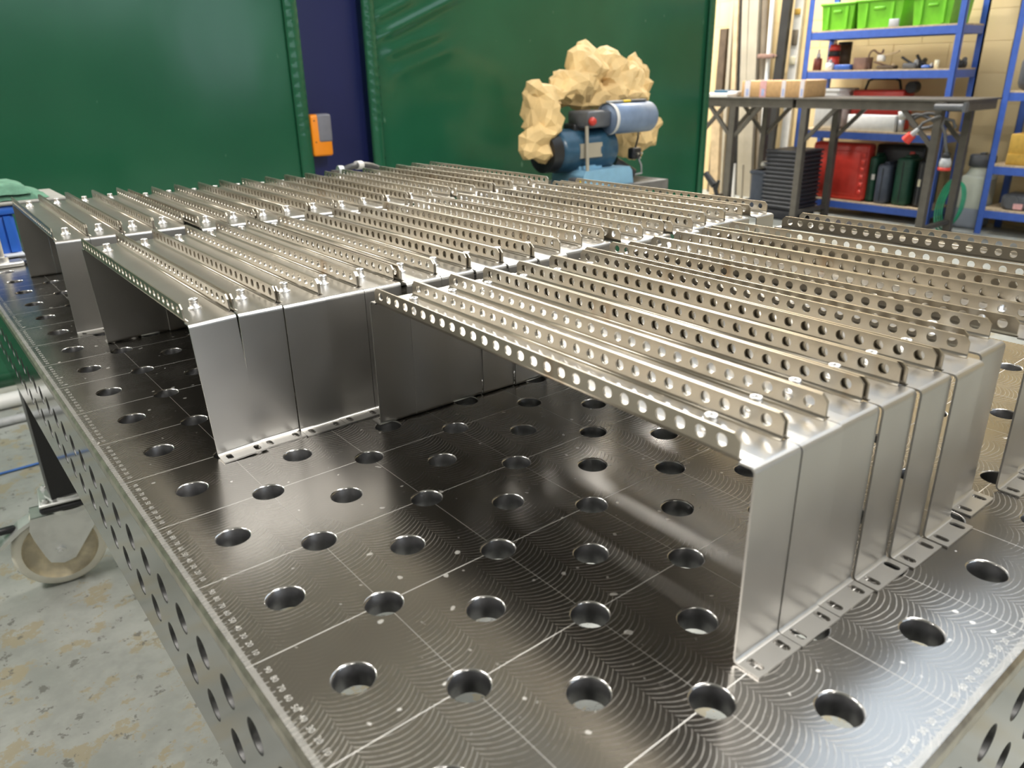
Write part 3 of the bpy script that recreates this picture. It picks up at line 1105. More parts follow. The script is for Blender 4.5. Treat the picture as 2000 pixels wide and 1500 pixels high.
MB().rbox((0.03, -0.008, 0.0005), (0.06, 0.008, 0.006), 0.002, 2).build('tip', 'black_plastic', c)

# ------------------------------------------------------------------ floor clutter at left: kerb pipes under the curtain and a blue cable
tag(MB().cyl((-2.5, 3.02, 0.032), (1.6, 3.10, 0.032), 0.030, 14).build('floor_pipe', 'white_bar'), 'pale pipe lying on the floor below the left curtain', 'pipe')
tag(MB().cyl((-2.5, 2.84, 0.018), (1.4, 2.90, 0.018), 0.016, 12).build('floor_pipe', 'light_grey'), 'thin grey pipe on the floor in front of the pale pipe', 'pipe')
pts = []
for i in range(30):
    t = i / 29
    pts.append((-1.2 + 2.6 * t, 2.25 + 0.42 * t + 0.06 * math.sin(t * 7), 0.006))
tag(MB().tube(pts, 0.0042, 8).build('floor_cable', 'cable_blue'), 'blue cable lying on the floor behind the table leg', 'cable')
# hose lying over the table's far edge in front of the column
hp = [atY(660, 332, 2.0), atY(668, 333, 2.0), atY(685, 326, 2.0), atY(700, 322, 2.02), atY(720, 322, 2.05), atY(738, 328, 2.1), atY(752, 336, 2.12), atY(770, 350, 2.15)]
hz = thing('air_hose', 'grey air hose with pale collar arching below the dark blue column', 'hose', (hp[0].x, hp[0].y, hp[0].z))
loc = [p - hp[0] for p in hp]
sm = []
for i in range(len(loc) - 1):
    for t in range(4):
        sm.append(loc[i].lerp(loc[i + 1], t / 4))
sm.append(loc[-1])
for _ in range(3):
    sm = [sm[0]] + [(sm[i - 1] + sm[i] * 2 + sm[i + 1]) / 4 for i in range(1, len(sm) - 1)] + [sm[-1]]
MB().tube(sm, 0.010, 10).build('tube', 'hose_grey', hz)
MB().cyl(sm[11], sm[13], 0.014, 12).build('collar', 'white_plastic', hz)
MB().cyl(sm[0], sm[4], 0.014, 10).build('coupling', 'zinc', hz)
# the reel bracket that carries the hose, standing on the floor behind the table
MB().box((-0.02, -0.01, -hp[0].z), (0.0, 0.01, 0.0)).build('stand_post', 'bench_grey', hz)

# ------------------------------------------------------------------ grinder on its stand, wrapped in brown paper
GY = 2.4


def G(x, y, Y=GY):
    return atY(x, y, Y)


sx0, sx1, sy0, sy1 = G(1085, 350, 2.25).x - 0.12, G(1305, 352, 2.25).x, 2.25, 2.66
sz = G(1305, 350, 2.25).z
st = thing('machine_stand', 'grey angle-iron stand carrying the blue grinder', 'stand', (sx0, sy0, 0))
W_, D_ = sx1 - sx0, sy1 - sy0
for yy in (0, D_ - 0.035):
    MB().box((0, yy, sz - 0.04), (W_, yy + 0.035, sz)).build('rail', 'stand_grey', st)
for xx in (0, W_ - 0.035):
    MB().box((xx, 0.035, sz - 0.04), (xx + 0.035, D_ - 0.035, sz)).build('rail', 'stand_grey', st)
    for yy in (0, D_ - 0.035):
        MB().box((xx, yy, 0), (xx + 0.035, yy + 0.035, sz - 0.04)).build('leg', 'stand_grey', st)
MB().box((0.035, 0.035, sz - 0.012), (W_ - 0.035, D_ - 0.035, sz - 0.002)).build('shelf_plate', 'bench_grey', st)
A = G(1107, 358)
gr = thing('bench_grinder', 'blue bench linisher with belt roller on the grey stand', 'grinder', (A.x, GY, sz))
K = (G(1205, 357).x - A.x) / 98.0            # metres per pixel here


def L(px, py):
    p = G(px, py)
    return p.x - A.x, p.z - sz


bw = 98 * K
bz = L(1150, 327)[1]
poly = [(0, 0), (bw, 0), (bw - 0.012, bz * 0.75), (bw - 0.03, bz), (0.02, bz), (0.006, bz * 0.75)]
MB().prism(poly, -0.11, 0.11, Matrix.Rotation(PI / 2, 4, 'X')).build('base', 'base_blue', gr)
mx0, mz = L(1080, 298)
mx1, _ = L(1188, 298)
rm = 28 * K
MXr = lambda x0: pframe((x0, 0.02, mz), (1, 0, 0), (0, 1, 0))
MB().lathe([(0.0, 0), (rm * 0.8, 0.0), (rm, 0.03), (rm, (mx1 - mx0) * 0.62), (rm * 1.05, (mx1 - mx0) * 0.64), (rm * 1.05, (mx1 - mx0) * 0.95), (rm * 0.9, mx1 - mx0), (0, mx1 - mx0)], 28, MXr(mx0)).build('motor', 'motor_blue', gr)
MB().cyl((mx0 - 0.05, 0.02, mz), (mx0 + 0.01, 0.02, mz), rm * 0.92, 28).build('wheel_guard', 'black_plastic', gr)
MB().box((mx0 + 0.10, 0.02 - rm - 0.003, mz - 0.03), (mx0 + 0.24, 0.02 - rm * 0.86, mz + 0.035)).build('nameplate', 'pale_bar', gr)
MB().box((mx0 + 0.12, -0.05, bz), (mx0 + 0.27, 0.09, mz - rm * 0.7)).build('pedestal', 'base_blue', gr)
x0, z0 = L(1122, 250)
x1, z1 = L(1168, 214)
MB().rbox((x0, -0.09, z0), (x1, 0.05, z1), 0.012, 2).build('belt_box', 'grey_plastic', gr)
MB().rbox((x0 - 0.02, -0.02, z0 - 0.05), (x1 - 0.03, 0.06, z0 + 0.02), 0.01, 2).build('arm', 'black_plastic', gr)
kx, kz = L(1127, 236)
MB().lathe([(0, 0), (0.016, 0.002), (0.02, 0.012), (0.016, 0.024), (0, 0.026)], 14, pframe((kx, -0.09, kz), (0, -1, 0), (1, 0, 0))).build('red_knob', 'red_bright', gr)
x0, zc = L(1168, 232)
x1, _ = L(1249, 232)
rr = 20 * K
rl = MB()
rl.lathe([(0, 0), (rr * 0.9, 0.0), (rr, 0.01), (rr, x1 - x0 - 0.01), (rr * 0.9, x1 - x0), (0, x1 - x0)], 26, pframe((x0, -0.06, zc), (1, 0, 0), (0, 1, 0)))
ro_ = rl.build('belt_roller', 'roller_blue', gr)
MB().lathe([(rr * 1.03, 0.0), (rr * 1.03, 0.02), (rr * 0.7, 0.022)], 26, pframe((x0 - 0.004, -0.06, zc), (1, 0, 0), (0, 1, 0))).build('collar', 'white_plastic', ro_)
MB().box((x1 - 0.003, -0.09, zc - 0.03), (x1 + 0.02, -0.02, zc + 0.045)).build('end_bracket', 'slate_case', gr)
pr0, pr1 = L(1119, 340), L(1121, 245)
MB().cyl((pr0[0], -0.10, pr0[1]), (pr1[0], -0.085, pr1[1]), 0.009, 10).build('tension_rod', 'pale_bar', gr)
sw = L(1101, 356)
MB().rbox((sw[0] - 0.03, -0.12, 0.0), (sw[0] + 0.015, -0.06, 0.055), 0.006, 2).build('switch_box', 'grey_plastic', gr)
MB().rbox((sw[0] - 0.012, -0.128, 0.008), (sw[0] + 0.013, -0.119, 0.05), 0.003, 2).build('switch_cover', 'yellow', gr)
p0 = L(1198, 318)
p1 = L(1222, 345)
MB().cyl((p0[0], 0.0, p0[1]), (p1[0], -0.04, 0.025), 0.035, 16).build('dust_spout', 'black_plastic', gr)
# utility knife lying on the roller
k0 = G(1168, 210)
kn = thing('utility_knife', 'grey and yellow utility knife lying on the belt roller', 'knife', (k0.x, GY - 0.06, sz + zc + rr + 0.006))
MB().rbox((0, -0.012, -0.005), (0.10, 0.012, 0.005), 0.004, 2).build('blade_holder', 'light_grey', kn)
MB().rbox((0.10, -0.014, -0.006), (0.15, 0.014, 0.006), 0.004, 2).build('yellow_grip', 'yellow', kn)
MB().rbox((0.15, -0.014, -0.006), (0.26, 0.014, 0.006), 0.004, 2).build('handle', 'grey_plastic', kn)
# mains plug hanging from the paper side
pg = G(1240, 298, 2.36)
pl = thing('mains_plug', 'black mains plug hanging by its cable beside the grinder', 'plug', (pg.x, pg.y, pg.z))
MB().rbox((-0.035, -0.02, -0.03), (0.03, 0.02, 0.025), 0.01, 2).build('plug_body', 'black_plastic', pl)
for dx, dz in ((-0.015, 0.0), (0.012, 0.0), (0.0, -0.02)):
    MB().box((dx - 0.004, -0.038, dz - 0.006), (dx + 0.004, -0.02, dz + 0.002)).build('pin', 'nut', pl)
up_ = [Vector((0, 0, 0.02)), G(1246, 270, 2.38) - pg, G(1247, 255, 2.42) - pg, G(1240, 247, 2.45) - pg]
MB().tube(up_, 0.005, 8).build('cable', 'black_plastic', pl)
dn = [Vector((0.02, 0, -0.02)), G(1252, 322, 2.36) - pg, G(1253, 338, 2.36) - pg, G(1225, 344, 2.34) - pg]
MB().tube(dn, 0.005, 8).build('cable', 'light_grey', pl)
# crumpled brown paper draped round the machine
lumps = [(1142, 127, 30, 28, 2.52), (1190, 135, 32, 30, 2.54), (1212, 160, 34, 30, 2.52), (1240, 138, 16, 20, 2.55), (1253, 160, 16, 30, 2.55), (1255, 190, 16, 12, 2.5),
         (1130, 170, 40, 18, 2.46), (1100, 165, 25, 18, 2.50), (1180, 188, 85, 15, 2.48), (1230, 187, 40, 10, 2.44), (1070, 185, 36, 18, 2.44), (1050, 190, 22, 20, 2.46),
         (1046, 225, 16, 38, 2.46), (1070, 225, 20, 40, 2.42), (1060, 262, 22, 28, 2.42), (1042, 285, 22, 16, 2.42), (1064, 296, 22, 16, 2.40), (1072, 316, 6, 14, 2.40),
         (1252, 225, 26, 22, 2.56), (1268, 240, 18, 20, 2.56), (1240, 262, 34, 24, 2.58), (1225, 292, 26, 18, 2.58), (1262, 278, 16, 10, 2.56), (1205, 280, 18, 22, 2.60), (1150, 200, 70, 10, 2.58)]
mb = MB()
for (px, py, rx, ry, Yd) in lumps:
    c_ = G(px, py, Yd)
    kk = K * (Yd + 0.35) / (GY + 0.35)
    bm = bmesh.new()
    bmesh.ops.create_icosphere(bm, subdivisions=3, radius=1.0)
    mb.bm(bm, Matrix.Translation(c_) @ Matrix.Diagonal((rx * kk, max(0.05, min(rx, ry) * kk * 0.9), ry * kk, 1)))
pap = mb.build('wrapping_paper', 'paper')
md = pap.modifiers.new('join', 'REMESH')
md.mode = 'VOXEL'
md.voxel_size = 0.012
md.use_smooth_shade = False
tx = bpy.data.textures.new('crumple', 'VORONOI')
tx.noise_scale = 0.16
tx.distance_metric = 'DISTANCE'
dm = pap.modifiers.new('crumple', 'DISPLACE')
dm.texture = tx
dm.texture_coords = 'GLOBAL'
dm.strength = 0.055
dm.mid_level = 0.45
tx2 = bpy.data.textures.new('creases', 'CLOUDS')
tx2.noise_scale = 0.09
tx2.noise_type = 'HARD_NOISE'
dm = pap.modifiers.new('creases', 'DISPLACE')
dm.texture = tx2
dm.texture_coords = 'GLOBAL'
dm.strength = 0.045
dm.mid_level = 0.5
dc = pap.modifiers.new('facets', 'DECIMATE')
dc.ratio = 0.10
tag(pap, 'crumpled brown wrapping paper draped over and behind the grinder', 'paper')

# ------------------------------------------------------------------ right side: racks along the wall
RX = 6.27            # front of the racks
RD = 0.40            # depth


def YZ(x, y, X=RX):
    p = atX(x, y, X)
    return p.y, p.z


def rack(name, label, ya, yb, levels, top):
    """blue boltless rack; ya < yb along y; posts, beams and chipboard shelves"""
    root = thing(name, label, 'shelving', (RX, ya, 0))
    w = yb - ya
    for px in (0, RD - 0.03):
        for py in (0, w - 0.045):
            mb = MB()
            yy = py
            mb.box((px, yy, 0), (px + (0.004 if px == 0 else 0.03), yy + 0.045, top) if px == 0 else (px + 0.03, yy + 0.045, top))
            mb.box((px, yy if py == 0 else yy + 0.041, 0), (px + 0.03, (yy + 0.004) if py == 0 else yy + 0.045, top))
            mb.build('post', 'rack_blue', root)
    for z in levels:
        for px in (0.004, RD - 0.03):
            MB().box((px, 0.005, z - 0.055), (px + 0.022, w - 0.005, z)).build('beam', 'rack_blue', root)
        for py in (0.006, w - 0.03):
            MB().box((0.03, py, z - 0.055), (RD - 0.03, py + 0.022, z)).build('beam', 'rack_blue', root)
        MB().box((0.006, 0.01, z), (RD - 0.006, w - 0.01, z + 0.012)).build('shelf_board', 'chipboard', root)
    return root


yR, _ = YZ(1840, 250)
yL, _ = YZ(1566, 200)
lv = [YZ(1617, 391)[1], YZ(1650, 258)[1], YZ(1700, 139)[1], YZ(1700, 58)[1]]
rack('blue_rack', 'bright blue metal shelving rack behind the dark bench', yR - 0.02, yL + 0.03, lv, 2.35)
y2, _ = YZ(1930, 330)
rack('blue_rack', 'bright blue metal shelving rack cut off by the right picture edge', y2 - 1.25, y2 + 0.01, [YZ(1925, 411)[1], YZ(1940, 325)[1], YZ(1968, 181)[1], 1.75], 2.2)


def boxpx(name, label, cat, px, X, depth, mat, rad=0.01, group=None, parent=None, taper=0.0, base=None):
    """box whose front face (plane x = X) covers pixels (x0, y0, x1, y1)"""
    x0, y0, x1, y1 = px
    a = atX(x0, y1, X)
    b_ = atX(x1, y0, X)
    ya, yb = b_.y, a.y
    za = base if base is not None else a.z
    zb = b_.z
    mb = MB()
    if taper:
        vs = []
        for z, t in ((za, taper), (zb, 0.0)):
            vs += [(0 + t * 0.4, ya + t, z), (depth - t * 0.4, ya + t, z), (depth - t * 0.4, yb - t, z), (0 + t * 0.4, yb - t, z)]
        vs = [(p[0], p[1] - ya, p[2] - za) for p in vs]
        mb.add(vs, [(3, 2, 1, 0), (4, 5, 6, 7), (0, 1, 5, 4), (1, 2, 6, 5), (2, 3, 7, 6), (3, 0, 4, 7)])
    else:
        mb.rbox((0, 0, 0), (depth, yb - ya, zb - za), rad, 2)
    if parent is None and label:
        root = thing(name, label, cat, (X, ya, za), 0, group)
        mb.build('body', mat, root)
        root['dims'] = [depth, yb - ya, zb - za]
        return root
    return mb.build(name, mat, parent, (X, ya, za))


Z0, Z1, Z2, Z3 = [z + 0.012 for z in lv]
# lime green storage boxes on the top shelf
for px, lab in (((1601, 2, 1672, 58), 'lime green plastic storage box, leftmost on the top shelf'), ((1669, -8, 1768, 55), 'lime green plastic storage box, middle one on the top shelf'),
                ((1778, -14, 1868, 46), 'lime green plastic storage box beside the rack post, rightmost on the top shelf')):
    o = boxpx('storage_box', lab, 'box', px, RX + 0.03, 0.33, 'lime', 0, 'lime green boxes on the top shelf', None, 0.018, Z3)
    d = o['dims']
    MB().rbox((-0.012, -0.012, d[2] - 0.02), (d[0] + 0.012, d[1] + 0.012, d[2]), 0.006, 2).build('rim', 'lime', o)
    for q in (0.22, 0.78):
        MB().box((-0.008, d[1] * q - 0.012, 0.01), (0.004, d[1] * q + 0.012, d[2] - 0.03)).build('rib', 'lime', o)
    MB().rbox((-0.006, d[1] * 0.38, d[2] * 0.62), (0.004, d[1] * 0.62, d[2] * 0.72), 0.004, 2).build('handle', 'lime', o)
    del o['dims']
o = boxpx('paper_note', None, 'note', (1735, 36, 1756, 50), RX + 0.012, 0.02, 'light_grey', 0.003, None, None, 0, Z3)
tag(o, 'small grey box on the top shelf edge beside the middle lime green box', 'box')


def bottle(name, label, px, py0, py1, wpx, X, parts, base, group=None):
    """parts: list of (material, fraction from, fraction to, radius factor)"""
    a = atX(px, py1, X)
    t_ = atX(px, py0, X)
    R_ = (atX(px - wpx / 2, py1, X).y - atX(px + wpx / 2, py1, X).y) / 2
    h = t_.z - base
    root = thing(name, label, 'bottle', (X + R_, a.y, base), 0, group)
    for nm, m_, f0, f1, k0, k1 in parts:
        MB().lathe([(0, f0 * h), (R_ * k0, f0 * h), (R_ * (k0 * 0.6 + k1 * 0.4), (f0 * 0.45 + f1 * 0.55) * h), (R_ * k1, f1 * h), (0, f1 * h)], 18).build(nm, m_, root)
    return root


G2 = 'bottles on the second shelf'
bottle('spray_bottle', 'dark red bottle with white nozzle at the left end of the second shelf', 1591, 97, 137, 15, RX + 0.06, [('body', 'dark_red', 0, .58, 1, .9), ('cap', 'white_plastic', .58, .80, .5, .45), ('nozzle', 'white_plastic', .80, 1, .25, .2)], Z2, G2)
bottle('aerosol_can', 'tall red and black can with cream tip on the second shelf', 1620, 78, 137, 20, RX + 0.10, [('body', 'red_bright', 0, .45, 1, 1), ('label_band', 'black_plastic', .45, .64, 1.01, 1.01), ('shoulder', 'red_bright', .64, .84, 1.0, .8), ('tip', 'cream', .84, 1, .35, .15)], Z2, G2)
bottle('spray_bottle', 'small white bottle in front of the tall red and black can', 1615, 117, 138, 15, RX + 0.02, [('body', 'white_plastic', 0, .7, 1, .9), ('cap', 'light_grey', .7, 1, .5, .4)], Z2, G2)
bottle('jar', 'round dark tin standing behind the tall red and black can', 1638, 82, 137, 24, RX + 0.22, [('body', 'wood_dark', 0, .9, 1, 1), ('lid', 'black_plastic', .9, 1, 1.02, 1.0)], Z2, G2)
o = boxpx('tool_tray', None, None, (1628, 126, 1660, 137), RX + 0.02, 0.12, 'royal_blue', 0.006, None, None, 0, Z2)
tag(o, 'low dark blue tray beside the bottles on the second shelf', 'tray')
o = boxpx('brown_block', None, None, (1664, 112, 1692, 136), RX + 0.05, 0.12, 'brown_block', 0.006, None, None, 0, Z2)
tag(o, 'upright brown abrasive block on the second shelf', 'block')


def junk(name, label, cat, px, X, mats, seed):
    """a small irregular tool: a few bent and rounded pieces"""
    rnd = random.Random(seed)
    x0, y0, x1, y1 = px
    a = atX(x0, y1, X)
    b_ = atX(x1, y0, X)
    w, h = a.y - b_.y, b_.z - Z2
    root = thing(name, label, cat, (X, b_.y, Z2))
    MB().rbox((0, w * 0.1, 0), (0.09, w * 0.75, h * 0.45), 0.012, 2).build('body', mats[0], root)
    MB().cyl((0.04, w * 0.3, h * 0.3), (0.05, w * 0.95, h * 0.9), h * 0.10, 10).build('handle', mats[1 % len(mats)], root)
    MB().cyl((0.02, w * 0.15, h * 0.35), (0.08, w * 0.3, h * 0.55), h * 0.18, 12).build('head', mats[-1], root)
    return root


def curl(name, label, cat, pts, X, rad, mat, base=None):
    P_ = [atX(x, y, X) for x, y in pts]
    o0 = P_[0]
    q = [p - o0 for p in P_]
    sm = []
    for i in range(len(q) - 1):
        for t in range(4):
            sm.append(q[i].lerp(q[i + 1], t / 4))
    sm.append(q[-1])
    for _ in range(3):
        sm = [sm[0]] + [(sm[i - 1] + sm[i] * 2 + sm[i + 1]) / 4 for i in range(1, len(sm) - 1)] + [sm[-1]]
    o = MB().tube(sm, rad, 8).build(name, mat, None, o0)
    return tag(o, label, cat)


curl('bent_wire', 'brown bent hook on the second shelf behind the white plug', 'wire', [(1697, 134), (1695, 118), (1699, 102), (1708, 97), (1714, 104), (1722, 106), (1727, 94), (1724, 104)], RX + 0.10, 0.007, 'brown_block')
curl('cable', 'pale cable lying across tools on the second shelf', 'cable', [(1718, 113), (1728, 108), (1745, 105), (1757, 99)], RX + 0.08, 0.007, 'wood')
o = boxpx('white_plug', None, None, (1711, 107, 1726, 120), RX + 0.06, 0.05, 'white_plastic', 0.008)
tag(o, 'white plug on the heap of brown tools on the second shelf', 'plug')
junk('brown_tools', 'heap of brown hand tools left of centre on the second shelf', 'tool', (1696, 118, 1752, 136), RX + 0.05, ['wood_dark', 'brown_block', 'wood'], 3)
junk('angle_tool', 'dark grey power tool on the second shelf left of the blue one', 'tool', (1750, 108, 1795, 136), RX + 0.05, ['grey_plastic', 'black_plastic', 'light_grey'], 4)
junk('power_tool', 'black power tool with dark block head on the second shelf', 'tool', (1780, 104, 1806, 134), RX + 0.12, ['black_plastic', 'black_plastic'], 5)
junk('power_tool', 'blue hand tool with white face on the second shelf', 'tool', (1790, 118, 1820, 134), RX + 0.03, ['royal_blue', 'black_plastic', 'white_plastic'], 6)
bottle('tape_roll', 'small cream cylinder on the second shelf near the right post', 1826, 117, 133, 9, RX + 0.04, [('body', 'cream', 0, 1, 1, 1)], Z2)
junk('clamp_tool', 'black clamp on the second shelf behind the right post', 'tool', (1850, 102, 1888, 130), RX + 0.20, ['black_plastic', 'grey_plastic'], 8)

# third shelf: white tub, red case with black handle, long white box, hanging torch cable
o = boxpx('white_tub', 'round-cornered white tub on the third shelf left end', 'tub', (1584, 173, 1640, 257), RX + 0.04, 0.30, 'white_plastic', 0.03, None, None, 0, Z1)
d = o['dims']
MB().rbox((-0.01, -0.01, d[2] - 0.03), (d[0] + 0.01, d[1] + 0.01, d[2]), 0.01, 2).build('rim', 'white_plastic', o)
del o['dims']
o = boxpx('red_case', 'red machine case with black handle on the third shelf', 'case', (1655, 176, 1766, 256), RX + 0.18, 0.20, 'red_plastic', 0.015, None, None, 0, Z1)
d = o['dims']
hy0, hy1 = d[1] * 0.15, d[1] * 0.85
MB().tube([(0.08, hy0, d[2]), (0.08, hy0 + 0.02, d[2] + 0.07), (0.08, hy0 + 0.06, d[2] + 0.085), (0.08, hy1 - 0.06, d[2] + 0.085), (0.08, hy1 - 0.02, d[2] + 0.07), (0.08, hy1, d[2])], 0.010, 8).build('handle', 'black_plastic', o)
MB().cyl((0.04, -0.03, d[2] + 0.02), (0.12, -0.03, d[2] + 0.02), 0.045, 14).build('cable_wrap', 'black_plastic', o)
del o['dims']
o = boxpx('white_box', None, None, (1652, 226, 1750, 255), RX + 0.02, 0.12, 'white_plastic', 0.006, None, None, 0, Z1)
tag(o, 'long white box on the third shelf in front of the red case', 'box')
bottle('white_cup', 'small white cup beside the long white box on the third shelf', 1754, 218, 255, 16, RX + 0.03, [('foot', 'light_grey', 0, .6, .7, .8), ('bowl', 'white_plastic', .6, 1, .8, 1.1)], Z1)
for k, (pts, rad) in enumerate([([(1770, 232), (1790, 222), (1810, 228), (1830, 240), (1846, 250), (1850, 238), (1838, 226), (1815, 220), (1790, 228), (1775, 240), (1790, 252), (1815, 250), (1836, 240)], 0.014)]):
    curl('coiled_cable', 'coiled grey torch cable on the third shelf behind the bench leg', 'cable', pts, RX + 0.05, rad, 'hose_grey')
# bottom shelf cases
o = boxpx('red_case', 'large red plastic carry case on the bottom shelf', 'case', (1575, 282, 1699, 388), RX + 0.03, 0.14, 'red_bright', 0.03, None, None, 0, Z0)
d = o['dims']
MB().rbox((-0.008, 0.06, 0.05), (0.01, d[1] - 0.07, d[2] - 0.06), 0.02, 2).build('raised_panel', 'red_bright', o)
for q in range(6):
    MB().rbox((-0.010, 0.012, 0.05 + q * (d[2] - 0.1) / 6), (0.008, 0.045, 0.05 + (q + 0.7) * (d[2] - 0.1) / 6), 0.006, 2).build('ridge', 'red_bright', o)
MB().rbox((-0.012, d[1] * 0.55, -0.0), (0.01, d[1] * 0.66, 0.03), 0.005, 2).build('latch', 'red_bright', o)
del o['dims']
CS = [('green_case', 'dark green carry case standing beside the red case', (1686, 306, 1715, 389), RX + 0.06, 0.26), ('slate_case', 'dark slate blue carry case between two green cases', (1703, 322, 1740, 392), RX + 0.03, 0.26),
      ('green_case', 'wide dark green carry case right of the slate one', (1738, 310, 1783, 394), RX + 0.04, 0.26), ('black_plastic', 'black case with cream label at the right end of the bottom shelf', (1779, 314, 1812, 396), RX + 0.05, 0.28)]
for m_, lab, px, X, dp in CS:
    o = boxpx('tool_case', lab, 'case', px, X, dp, m_, 0.025, 'carry cases on the bottom shelf', None, 0, Z0)
    d = o['dims']
    MB().rbox((0.05, d[1] * 0.3, d[2] - 0.004), (dp - 0.05, d[1] * 0.7, d[2] + 0.018), 0.008, 2).build('handle', m_, o)
    MB().box((-0.003, d[1] * 0.47, 0.02), (0.004, d[1] * 0.53, d[2] - 0.03)).build('seam', 'black_plastic' if m_ != 'black_plastic' else 'grey_plastic', o)
    if m_ == 'black_plastic':
        MB().box((-0.004, d[1] * 0.35, d[2] * 0.45), (0.002, d[1] * 0.62, d[2] * 0.60)).build('paper_label', 'cream', o)
    if 'beside the red' in lab:
        MB().box((-0.004, d[1] * 0.02, d[2] * 0.50), (0.002, d[1] * 0.40, d[2] * 0.62)).build('torn_sticker', 'white_plastic', o)
    del o['dims']
o = boxpx('power_tool_case', 'dark case with orange clip lying behind the green cases', 'case', (1705, 286, 1808, 330), RX + 0.22, 0.16, 'black_plastic', 0.02, None, None, 0, Z0)
d = o['dims']
MB().rbox((-0.01, d[1] * 0.18, d[2] * 0.75), (0.01, d[1] * 0.28, d[2] * 0.9), 0.005, 2).build('orange_clip', 'red_bright', o)
del o['dims']

# ------------------------------------------------------------------ dark steel benches in front of the racks
BX0, BX1 = 5.60, 6.12
bz_ = atX(1890, 195, BX0).z


def bench(name, label, ya, yb, legs):
    root = thing(name, label, 'bench', (BX0, ya, 0))
    w = yb - ya
    dpt = BX1 - BX0
    MB().box((-0.02, -0.02, bz_ - 0.012), (dpt + 0.02, w + 0.02, bz_)).build('bench_top', 'bench_grey', root)
    for px in (0.0, dpt - 0.05):
        MB().box((px, 0, bz_ - 0.075), (px + 0.05, w, bz_ - 0.012)).build('top_rail', 'bench_grey', root)
    for py in (0.0, w - 0.05):
        MB().box((0.05, py, bz_ - 0.075), (dpt - 0.05, py + 0.05, bz_ - 0.012)).build('top_rail', 'bench_grey', root)
    for py in legs:
        for px in (0.0, dpt - 0.05):
            MB().box((px, py, 0), (px + 0.05, py + 0.05, bz_ - 0.075)).build('leg', 'bench_grey', root)
            for s_ in (-1, 1):
                yc = py + 0.025
                ye = yc + s_ * 0.26
                if -0.03 < ye < w + 0.03:
                    a_ = Vector((px + 0.025, yc, bz_ - 0.33))
                    e_ = Vector((px + 0.025, ye, bz_ - 0.06))
                    MB().cyl(a_, e_, 0.021, 4, None, True, False).build('brace', 'bench_grey', root)
        MB().box((0.05, py + 0.01, 0.08), (dpt - 0.05, py + 0.04, 0.11)).build('foot_rail', 'bench_grey', root)
    return root


yb_r = atX(1820, 300, BX0 + 0.02).y - 0.03
yb_m = atX(1562, 300, BX0 + 0.02).y - 0.03
ye_r = atX(1893, 195, BX0).y
ye_m = yb_m - 0.02
bench('steel_bench', 'dark grey welded steel bench in front of the blue rack', ye_r + 0.02, yb_m + 0.10, [yb_r - ye_r - 0.02, yb_m - ye_r - 0.02])
yl = atX(1379, 197, BX0).y
bench('steel_bench', 'dark grey welded steel bench end beside the green curtain', yb_m + 0.13, yl + 0.25, [atX(1428, 260, BX0).y - yb_m - 0.15, yl + 0.02 - yb_m - 0.10])

# things on the bench: cardboard box with tapes, small boxes, white sheet, vice
o = boxpx('cardboard_box', 'brown cardboard box with printed white and pink tape on the bench', 'box', (1447, 157, 1575, 194), BX0 + 0.06, 0.30, 'cardboard', 0.004, None, None, 0, bz_)
d = o['dims']
for q, wq, m_ in ((0.02, 0.06, 'tape_white'), (0.30, 0.06, 'tape_white'), (0.60, 0.10, 'tape_pink'), (0.86, 0.09, 'tape_white')):
    MB().box((-0.002, d[1] * q, 0), (0.001, d[1] * (q + wq), d[2] + 0.001)).build('tape', m_, o)
    MB().box((-0.003, d[1] * (q + wq * 0.25), d[2] * 0.08), (-0.0015, d[1] * (q + wq * 0.7), d[2] * 0.5)).build('tape_print', 'tape_blue', o)
    MB().box((-0.002, d[1] * q, d[2] - 0.0005), (d[0] * 0.9, d[1] * (q + wq), d[2] + 0.001)).build('tape', m_, o)
del o['dims']
o = boxpx('blue_box', None, None, (1393, 176, 1422, 193), BX0 + 0.20, 0.10, 'motor_blue', 0.006, None, None, 0, bz_)
tag(o, 'small dark blue box on the bench beside the green curtain', 'box')
o = boxpx('socket_box', 'small pale twin socket box on the bench left of the cardboard box', 'socket', (1419, 178, 1441, 194), BX0 + 0.10, 0.06, 'light_grey', 0.006, None, None, 0, bz_)
d = o['dims']
for q in (0.3, 0.6):
    MB().box((-0.002, d[1] * q, d[2] * 0.25), (0.002, d[1] * (q + 0.1), d[2] * 0.45)).build('socket_slot', 'grey_plastic', o)
del o['dims']
a_ = atX(1424, 196, BX0)
tag(MB().box((-0.035, a_.y, bz_ + 0.0005), (0.30, yl + 0.2, bz_ + 0.025)).build('white_board', 'white_plastic', None, (BX0, 0, 0)), 'white board lying on the left end of the dark bench', 'board')
v_ = atX(1838, 210, BX0 - 0.02)
vc = thing('bench_clamp', 'grey steel tube clamp fixed under the right end of the bench top', 'clamp', (BX0 - 0.06, v_.y, bz_ - 0.045))
MB().cyl((0, -0.16, 0), (0, 0.02, 0.0), 0.022, 14).build('tube', 'grey_plastic', vc)
MB().box((-0.02, -0.18, -0.03), (0.03, -0.16, 0.03)).build('end_plate', 'grey_plastic', vc)
MB().box((-0.005, -0.03, -0.03), (0.055, 0.02, 0.03)).build('mount', 'bench_grey', vc)
